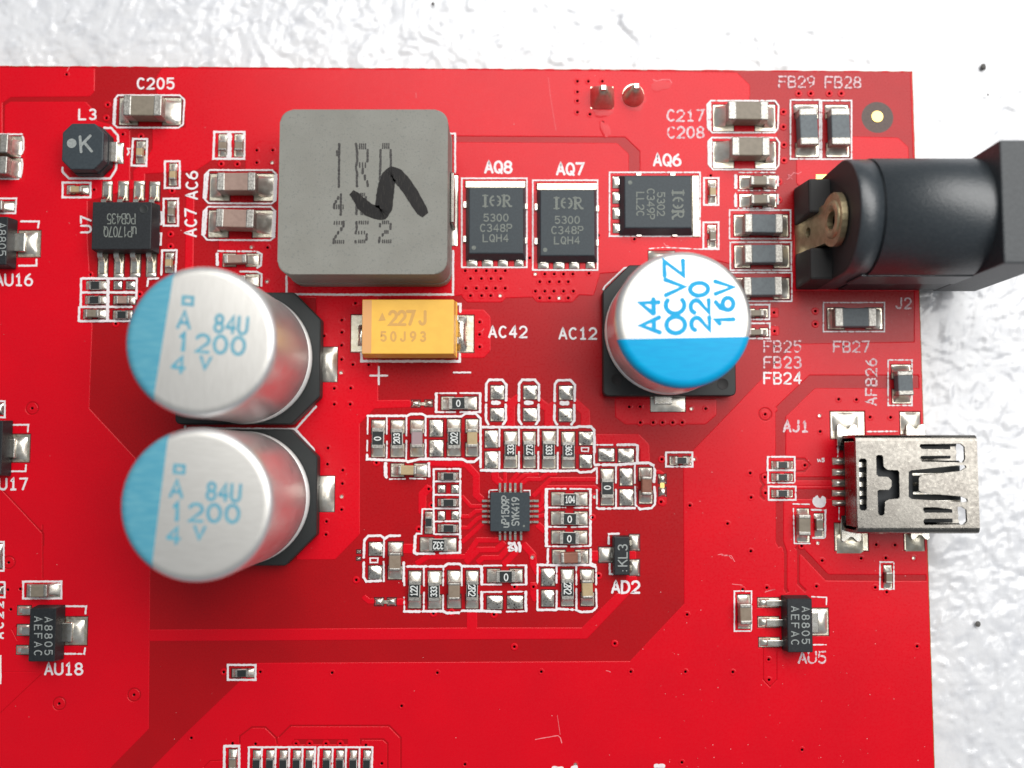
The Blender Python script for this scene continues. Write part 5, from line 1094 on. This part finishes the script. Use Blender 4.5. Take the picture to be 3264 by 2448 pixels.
# ---------- mini USB socket
def usb():
    zt = 3.9; tb = TB('px', (2731, 1386, 3119, 1702), zt); x0, y0, x1, y1 = tb; cx, cy = (x0 + x1) / 2, (y0 + y1) / 2
    root = empty('usb_socket', (cx, cy, ZC), board, 'silver metal USB socket with slotted top overhanging the right board edge'); c = Vector((cx, cy, ZC))
    r = .55; th = .22
    Z = lambda pts: [tuple(T('7', x, y, zt))[:2] for x, y in pts]
    slots = [Z([(1005, 495), (1018, 485), (1050, 485), (1062, 500), (1064, 852), (1052, 866), (1020, 864), (1008, 850)]),
             Z([(1130, 468), (1145, 458), (1172, 460), (1182, 472), (1186, 545), (1215, 568), (1288, 570), (1300, 585), (1304, 768), (1290, 780), (1225, 785), (1197, 800), (1192, 892), (1178, 904), (1155, 902), (1145, 888), (1140, 722), (1155, 714), (1222, 714), (1243, 690), (1243, 645), (1218, 621), (1150, 618), (1133, 602)]),
             Z([(1368, 585), (1385, 572), (1470, 563), (1752, 532), (1785, 535), (1792, 550), (1752, 576), (1462, 610), (1444, 626), (1444, 718), (1464, 736), (1752, 762), (1796, 780), (1803, 798), (1780, 806), (1450, 786), (1390, 783), (1368, 765)]),
             Z([(1455, 380), (1750, 375), (1778, 400), (1782, 490), (1767, 514), (1465, 508), (1450, 484), (1460, 466), (1700, 464), (1718, 450), (1717, 428), (1704, 418), (1465, 416), (1448, 396)]),
             Z([(1478, 842), (1760, 838), (1792, 860), (1797, 945), (1775, 968), (1485, 972), (1475, 944), (1485, 926), (1712, 924), (1735, 908), (1730, 892), (1712, 882), (1485, 882), (1472, 860)])]
    link('shell', cut_plate(rect(x0, y0 + r * .8, x1, y1 - r * .8), slots, zt - th, zt, 'shell', M['usb'], c), root, wloc(root))
    for s, nm in ((1, 'shell_side'), (-1, 'shell_side')):                 # rounded shoulders and side walls
        V = []; Fc = []; prof = [(zt, r * .8)]
        for i in range(1, 7): a = rad(90 * i / 6); prof.append((zt - r * .8 + r * .8 * math.cos(a), r * .8 - r * .8 * math.sin(a)))
        prof += [(1.0, 0), (.55, .35), (.3, .9)]
        for z, off in prof:
            y = (y1 - off) if s > 0 else (y0 + off)
            for x in (x0, x1): V.append((x, y, z))
        k = len(prof)
        for z, off in prof[::-1]:
            y = (y1 - off - th) if s > 0 else (y0 + off + th)
            for x in (x0, x1): V.append((x, y, z - (th if z > 3.4 else 0)))
        m_ = len(V) // 2
        for i in range(m_):
            j = (i + 1) % m_; Fc.append((2 * i, 2 * i + 1, 2 * j + 1, 2 * j) if s < 0 else (2 * i, 2 * j, 2 * j + 1, 2 * i + 1))
        Fc.append([2 * i for i in range(m_)][::-1]); Fc.append([2 * i + 1 for i in range(m_)])
        wmesh(nm, V, Fc, M['usb'], root)
    link('shell_floor', rbox(x0 - cx + .3, y0 - cy + .6, .15, x1 - cx, y1 - cy - .6, .4, .04, 1, M['usb'], 'shell_floor'), root, wloc(root))
    link('back_plate', rbox(x0 - cx - .02, y0 - cy + .45, 1.35, x0 - cx + .2, y1 - cy - .45, zt - .30, .06, 2, M['usb'], 'back_plate'), root, wloc(root))
    link('insulator', rbox(x0 - cx + .25, y0 - cy + .7, .42, x0 - cx + 4.4, y1 - cy - .7, 3.2, .06, 1, M['epoxy'], 'insulator'), root, wloc(root))
    for yy in (y0 - cy + .75, y1 - cy - 1.75): link('slot_shade_block', rbox(x0 - cx + 4.35, yy, .42, x0 - cx + 7.35, yy + 1.0, 3.0, .06, 1, M['epoxy'], 'slot_shade_block'), root, wloc(root))  # added black blocks, standing in for the shade inside the two U slots
    link('tongue', rbox(x0 - cx + 4.4, y0 - cy + 1.9, 1.55, x0 - cx + 8.3, y1 - cy - 1.9, 2.35, .06, 1, M['cap_base'], 'tongue'), root, wloc(root))
    for i in range(5):                                                    # contacts: pads, legs and the strips seen inside
        b = [(480, 532), (562, 612), (638, 692), (716, 762), (790, 830)][i]
        p = TB('7', (808, b[0], 930, b[1])); pad(*p, rim=.04)
        V, Fc = dome_data(p[0] + .02, p[1] + .02, p[2] - .1, p[3] - .02, .34, 9); wmesh('solder_joint', V, Fc, M['solder_smooth'], root, smooth=True)
        y = (p[1] + p[3]) / 2 - cy
        link('contact', rbox(p[0] - cx + 1.0, y - .2, .05, x0 - cx + .6, y + .2, .32, .04, 1, M['lead'], 'contact'), root, wloc(root))
        link('contact_strip', rbox(x0 - cx + .35, y * .86 - .2, 3.2, x0 - cx + 1.5, y * .86 + .2, 3.32, .03, 1, M['lead'], 'contact_strip'), root, wloc(root))
        link('contact_strip', rbox(x0 - cx + 4.3, y * .86 - .12, 2.35, x0 - cx + 8.2, y * .86 + .12, 2.45, .03, 1, M['lead'], 'contact_strip'), root, wloc(root))
    for b, lg, up in (((795, 142, 1045, 342), (840, 232, 985, 318), 1), ((1305, 145, 1450, 310), (1345, 232, 1482, 312), 1), ((827, 958, 1070, 1160), (872, 1010, 1018, 1095), -1), ((1335, 1020, 1480, 1155), (1378, 1020, 1515, 1080), -1)):
        p = TB('7', b); pad(*p); q = TB('7', lg, .3); a0, b0, a1, b1 = q; w_ = a1 - a0; e = b1 if up > 0 else b0; f = (b0 - .8) if up > 0 else (b1 + .8)
        pts = [(a0, f), (a1, f), (a1, e - up * .12), (a1 - .12 * w_, e), (a1 - .25 * w_, e - up * .06), (a1 - .42 * w_, e - up * .42), (a1 - .58 * w_, e - up * .42), (a1 - .78 * w_, e - up * .06), (a0 + .1 * w_, e), (a0, e - up * .12)]
        P = ccw(pts); link('mounting_leg', prism([(x - cx, y - cy) for x, y in P], [(x - cx, y - cy) for x, y in P], .10, .44, M['lead'], .03, 1), root, wloc(root))
        V, Fc = dome_data(a0 - .25, min(e - up * .55, e + up * .9), min(a1 + .25, p[2]), max(e - up * .55, e + up * .9), .24, 11, sharp=1.0); wmesh('solder_joint', V, Fc, M['solder_smooth'] if up > 0 else M['tin'], root, smooth=True)
    silk('7', [(1060, 288), (1285, 286)], [(850, 385), (848, 470)], [(858, 845), (856, 935)], w=.13, drop=.2)
usb()

# ---------- DC power jack
def jack():
    zf = 11.0; xl = U(2977, 927, 0).x; y0 = U(3060, 927, 0).y; y1 = U(3195, 446, zf).y; yc = (y0 + y1) / 2; R = (y1 - y0) / 2; zc = 6.35
    xr = U(3115, 924, 0).x
    xb = U(2750, 670, zc + R).x - .05; xg = U(2822, 600, zc + R).x; cx = (xb + xr) / 2
    root = empty('power_jack', (cx, yc, ZC), board, 'black barrel power jack overhanging the right board edge'); c = Vector((cx, yc, ZC))
    # flange
    link('flange', rbox(xl - cx, -R, -.3, xr - cx, R, zf, .10, 2, M['jack_flange'], 'flange'), root, wloc(root))
    # barrel with rear ring and groove: round above, straight walls below
    n = 40
    def ring(x, r):
        P = [(x, yc + r, .15)]
        for i in range(n + 1): a = math.pi * i / n; P.append((x, yc + r * math.cos(a), zc + r * math.sin(a)))
        P.append((x, yc - r, .15)); return P
    def barrel(name, secs, capA=True, m='jack'):
        V = []; Fc = []; k = n + 3
        for x, r in secs: V += ring(x, r)
        for s in range(len(secs) - 1):
            for i in range(k - 1): Fc.append((s * k + i, s * k + i + 1, (s + 1) * k + i + 1, (s + 1) * k + i))
        if capA: Fc.append([i for i in range(k)][::-1])
        o = wmesh(name, V, Fc, M[m], root, smooth=False)
        for p in o.data.polygons: p.use_smooth = len(p.vertices) == 4
        return o
    barrel('barrel', [(xg + .12, R * .99), (xl + .05, R * .99)])
    barrel('rear_ring', [(xb, R * .955), (xb + .10, R * .975), (xg - .04, R * .975), (xg - .02, R * .93), (xg + .14, R * .93)])
    V = [(xb - .015, y, z) for _, y, z in ring(0, R * .95)]; wmesh('rear_face', V, [list(range(len(V)))[::-1]], M['jack_dark'], root)
    # barrel-side rail that frames the upper silhouette
    link('side_rail', rbox(xg - .3 - cx, R - .12, 3.2, xl - cx + .1, R + .05, 6.4, .04, 1, M['jack'], 'side_rail'), root, wloc(root))
    link('side_rail', rbox(xg - .3 - cx, -R - .05, 3.2, xl - cx + .1, -R + .12, 6.4, .04, 1, M['jack'], 'side_rail'), root, wloc(root))
    # two rear prongs
    xp = U(2531, 640, .3).x
    for ya, yb in ((yc + .85, y1 - .35), (y0 + .05, yc - 1.35)):
        me = prism([(xp - cx, ya - yc), (xb + .2 - cx, ya - yc), (xb + .2 - cx, yb - yc), (xp - cx, yb - yc)], [(xp - cx, ya - yc + .1), (xb + .2 - cx, ya - yc + .1), (xb + .2 - cx, yb - yc - .35), (xp - cx, yb - yc - .35)], .1, 4.1, M['jack_dark'], .18, 2)
        link('prong', me, root, wloc(root))
    # brass terminal: strip with round head leaning on the rear face, rivet ring and slot
    zr = 6.2; yr = U(2668, 700, zr).y; rh = 1.95; hw = 1.25
    yb_ = (U(2538, 709, .3).y + U(2538, 820, .3).y) / 2
    out = []
    for i in range(21): a = rad(-42 + 264 * i / 20); out.append((yr + rh * math.cos(a), zr + rh * math.sin(a)))
    out += [(yb_ - hw, .05), (yb_ + hw, .05)]
    sl = [(yb_ + .12 + .40 * math.cos(a / 12 * 6.2832), 2.3 + .42 * math.sin(a / 12 * 6.2832)) for a in range(12)]
    rv = [(yr + .70 * math.cos(a / 16 * 6.2832), zr - .05 + .85 * math.sin(a / 16 * 6.2832)) for a in range(16)]
    xs = lambda z: xb - .12 - .16 * max(0, 6.2 - z)
    link('contact_strip', cut_plate(out, [sl, rv], 0, .42, 'contact_strip', M['brass'], c, lambda a, b, t: (xs(b) - t, a, b)), root, wloc(root))
    V = []; Fc = []; nn = 24; mm = 8                                      # rivet ring: a torus
    for i in range(nn):
        a = 2 * math.pi * i / nn
        for j in range(mm):
            b = 2 * math.pi * j / mm; rr = 1.17 + .36 * math.cos(b)
            V.append((xs(zr) - .42 - .22 * math.sin(b), yr + rr * .92 * math.cos(a), zr - .05 + rr * 1.08 * math.sin(a)))
    for i in range(nn):
        for j in range(mm): Fc.append((i * mm + j, i * mm + (j + 1) % mm, ((i + 1) % nn) * mm + (j + 1) % mm, ((i + 1) % nn) * mm + j))
    wmesh('rivet', V, Fc, M['brass'], root, smooth=True)
    p = TB('X', (205, 1270, 420, 1980)); pad(*p, kind='gold'); V, Fc = dome_data(p[0] + .05, p[1] + .3, p[0] + 1.0, p[3] - .1, .45, 10); wmesh('solder_joint', V, Fc, M['solder_smooth'], root, smooth=True)
    padp('X', (552, 420, 900, 600), 'gold', 0)
    silk('6', [(225, 608), (500, 608)], w=.12)
jack()

# ---------- vias (shared mesh), at most a few hundred
for p in via_pts: paintw('H', circ(p.x, p.y, .115, 8))
def via_mesh(filled):
    prof = [(.30, -ZC), (.27, .006), (.21, .018), (.15, .016), (.10, -.02), (.085, -.25), (.085, -.8)]
    V, Fc = lathe(prof, 14, 'v', None); n = 14; idx = [0] * (3 * n) + [2 if filled else 0] * n + [1] * (2 * n) + [1]
    if filled:
        b0 = len(V); V += [(.092 * math.cos(2 * math.pi * i / n), .092 * math.sin(2 * math.pi * i / n), -.06) for i in range(n)]; Fc.append([b0 + i for i in range(n)]); idx.append(2)
    return mesh('via', V, Fc, [M['mask'], M['dark'], M['solder_smooth']], idx, False)
vm = [via_mesh(False), via_mesh(True)]
for p in via_pts:
    link('via', vm[1 if random.random() < .06 else 0], board, (p.x, p.y, ZC))

# ---------- the mask sheet itself: constrained triangulation of every painted outline
def board_sheet():
    vs = []; fs = []
    inside = lambda p: True
    for cls, P in PAINT:
        b0 = len(vs); vs += [Vector((p[0], p[1])) for p in P]; fs.append(list(range(b0, b0 + len(P))))
    r = delaunay_2d_cdt(vs, [], fs, 0, 2e-4)
    pv, _, pf, _, _, of = r
    Zc = {'C': ZC, 'D': 0.0, 'O': 0.0, 'F': 0.0}; MI = {'C': 0, 'D': 1, 'O': 2, 'F': 3}
    V = []; Fc = []; idx = []; key = {}; owner = {}
    def vid(i, z):
        k = (i, z)
        if k not in key: key[k] = len(V); V.append((pv[i].x, pv[i].y, z))
        return key[k]
    for f, o in zip(pf, of):
        if 0 not in o: continue
        cls = PAINT[max(o)][0]
        f = list(f)
        if sum(pv[f[i]].x * pv[f[(i + 1) % len(f)]].y - pv[f[(i + 1) % len(f)]].x * pv[f[i]].y for i in range(len(f))) < 0: f = f[::-1]
        for i in range(len(f)): owner[(f[i], f[(i + 1) % len(f)])] = cls
        if cls == 'H': continue
        Fc.append([vid(i, Zc[cls]) for i in f]); idx.append(MI[cls])
    prof = ((0, ZC), (.032, ZC - .006), (.056, ZC - .017), (.075, .001))
    for (a, b), cls in list(owner.items()):              # sloping copper shoulders
        o = owner.get((b, a))
        if cls == 'C' and o in ('D', 'O', 'F'):
            d = (pv[b] - pv[a])
            if d.length < 1e-5: continue
            d.normalize(); n = Vector((d.y, -d.x)); k = len(V); sc = .5 if o == 'O' else 1
            for s_, z in prof:
                for q in (a, b): V.append((pv[q].x + n.x * s_ * sc, pv[q].y + n.y * s_ * sc, z))
            for i in range(3): Fc.append((k + 2 * i + 1, k + 2 * i, k + 2 * i + 2, k + 2 * i + 3)); idx.append(0)
    wmesh('solder_mask', V, Fc, [M['mask'], M['mask_bare'], M['mask_gap'], M['fibre']], board, idx)
board_sheet()
# laminate: rim, sides and underside
e = .075; A = ccw(OUT); n = len(A)
def grow(p): return (p[0] + (e if p[0] > BR.x - 2.2 else 0), p[1] + (e * .5 if p[1] > TL.y - .6 else 0))
G = [grow(p) for p in A]
V = [(p[0], p[1], -.012) for p in A] + [(*p, -.03) for p in G] + [(*p, -1.6) for p in G]
wmesh('laminate', V, [(i, n + i, n + (i + 1) % n, (i + 1) % n) for i in range(n)] + [(n + i, 2 * n + i, 2 * n + (i + 1) % n, n + (i + 1) % n) for i in range(n)] + [[2 * n + i for i in range(n)][::-1]], M['fr4'], board)

# ---------- scratches, hairs, flux and dust on the board
def hair(t, pts, w_=.05, m='scratch', name='scratch'):
    V = []; Fc = []; ribbon(V, Fc, [tuple(T(t, x, y))[:2] for x, y in pts], w_, ZC + .011, False, .15, .35); return wmesh(name, V, Fc, M[m], board)
hair('N', [(235, 1010), (300, 998), (395, 982), (412, 998), (422, 1035)], .06); hair('N', [(390, 840), (410, 975)], .025); hair('N', [(735, 525), (750, 528), (765, 535)], .05)
hair('4', [(1680, 1030), (1700, 1020), (1695, 985), (1715, 1000), (1740, 970), (1780, 980), (1808, 962)], .05); hair('4', [(1690, 990), (1730, 1030)], .04)
hair('7', [(0, 1195), (30, 1190), (70, 1195), (95, 1240)], .04); hair('K', [(520, 380), (545, 370), (570, 365), (605, 357)], .05); hair('K', [(230, 308), (320, 318)], .04); hair('7', [(320, 1455), (345, 1450), (390, 1442)], .04)
hair('3', [(960, 130), (985, 330), (1030, 600)], .02); hair('0', [(612, 40), (595, 75)], .04); hair('K', [(105, 50), (140, 45), (165, 60), (200, 55), (225, 85)], .05)
hair('2', [(1455, -10), (1457, 35)], .03); hair('3', [(1885, 150), (1920, 165), (1960, 150), (2030, 150), (2050, 180)], .05); hair('3', [(1900, 170), (1950, 215)], .04); hair('I', [(735, 70), (750, 90), (775, 95)], .06); hair('A', [(1930, 690), (1960, 655)], .03)
def flux(t, cx, cy, rx, ry, rot=0):                       # dried flux: a low glossy lens
    c = T(t, cx, cy); s = TILES[t][2] * 41; V = []; Fc = []; n = 20
    for k, (r_, z) in enumerate(((1, .001), (.8, .02), (.4, .03))):
        for i in range(n):
            a = 2 * math.pi * i / n; j = 1 + .12 * math.sin(3 * a + cx) + .06 * math.sin(5 * a); x, y = rx / s * r_ * j * math.cos(a), ry / s * r_ * j * math.sin(a); ca, sa = math.cos(rad(rot)), math.sin(rad(rot))
            V.append((c.x + x * ca - y * sa, c.y + x * sa + y * ca, ZC + z))
    for k in range(2):
        for i in range(n): Fc.append((k * n + i, k * n + (i + 1) % n, (k + 1) * n + (i + 1) % n, (k + 1) * n + i))
    Fc.append([2 * n + i for i in range(n)]); wmesh('flux_residue', V, Fc, M['flux'], board, smooth=True)
M['flux'] = mat('dried_flux', (.60, .004, .012), .22, spec=.30, bump=.3, bscale=5, bdist=.03)
flux('3', 1460, 590, 45, 75, 25); flux('3', 1950, 205, 95, 50, 10); flux('3', 1440, 440, 90, 45, 0); flux('3', 1715, 345, 110, 85, 0)
V = []; Fc = []
for i in range(300):
    x, y = random.uniform(0, 2960), random.uniform(235, 2448)
    if random.random() < .5: x, y = random.uniform(2100, 2950), random.uniform(1500, 2448)
    p = U(x, y); r_ = random.choice((.012, .015, .02, .025, .035)); k = len(V); a0 = random.random() * 6; m_ = 5
    if p.x > U(2950, y).x: continue
    V += [(p.x + r_ * random.uniform(.6, 1.2) * math.cos(a0 + 6.28 * j / m_), p.y + r_ * random.uniform(.6, 1.2) * math.sin(a0 + 6.28 * j / m_), ZC + .012 + (i % 9) * .0005) for j in range(m_)]; Fc.append(list(range(k, k + m_)))
o = wmesh('dust', V, Fc, M['dust'], board); o['kind'] = 'stuff'

# ---------- debris on the foam
for (x, y, r_, lb) in ((3134, 213, .24, 'dark grey speck on the white foam above the power jack'), (3149, 302, .08, 'tiny grey speck on the white foam just above the power jack'), (3117, 1989, .20, 'dark grey speck on the white foam right of the AU5 chip'), (1380, 12, .12, 'small dark speck on the white foam near the top edge')):
    p = U(x, y, -1.85); bm = bmesh.new(); bmesh.ops.create_icosphere(bm, subdivisions=2, radius=r_)
    for v in bm.verts: v.co *= random.uniform(.75, 1.15)
    me = bm_mesh('debris_speck', bm, M['speck']); o = bpy.data.objects.new('debris_speck', me); COL.objects.link(o); o.location = p; o.scale = (1, 1.2, .6)
    o['label'] = lb; o['category'] = 'speck'; o['group'] = 'debris specks on the foam'
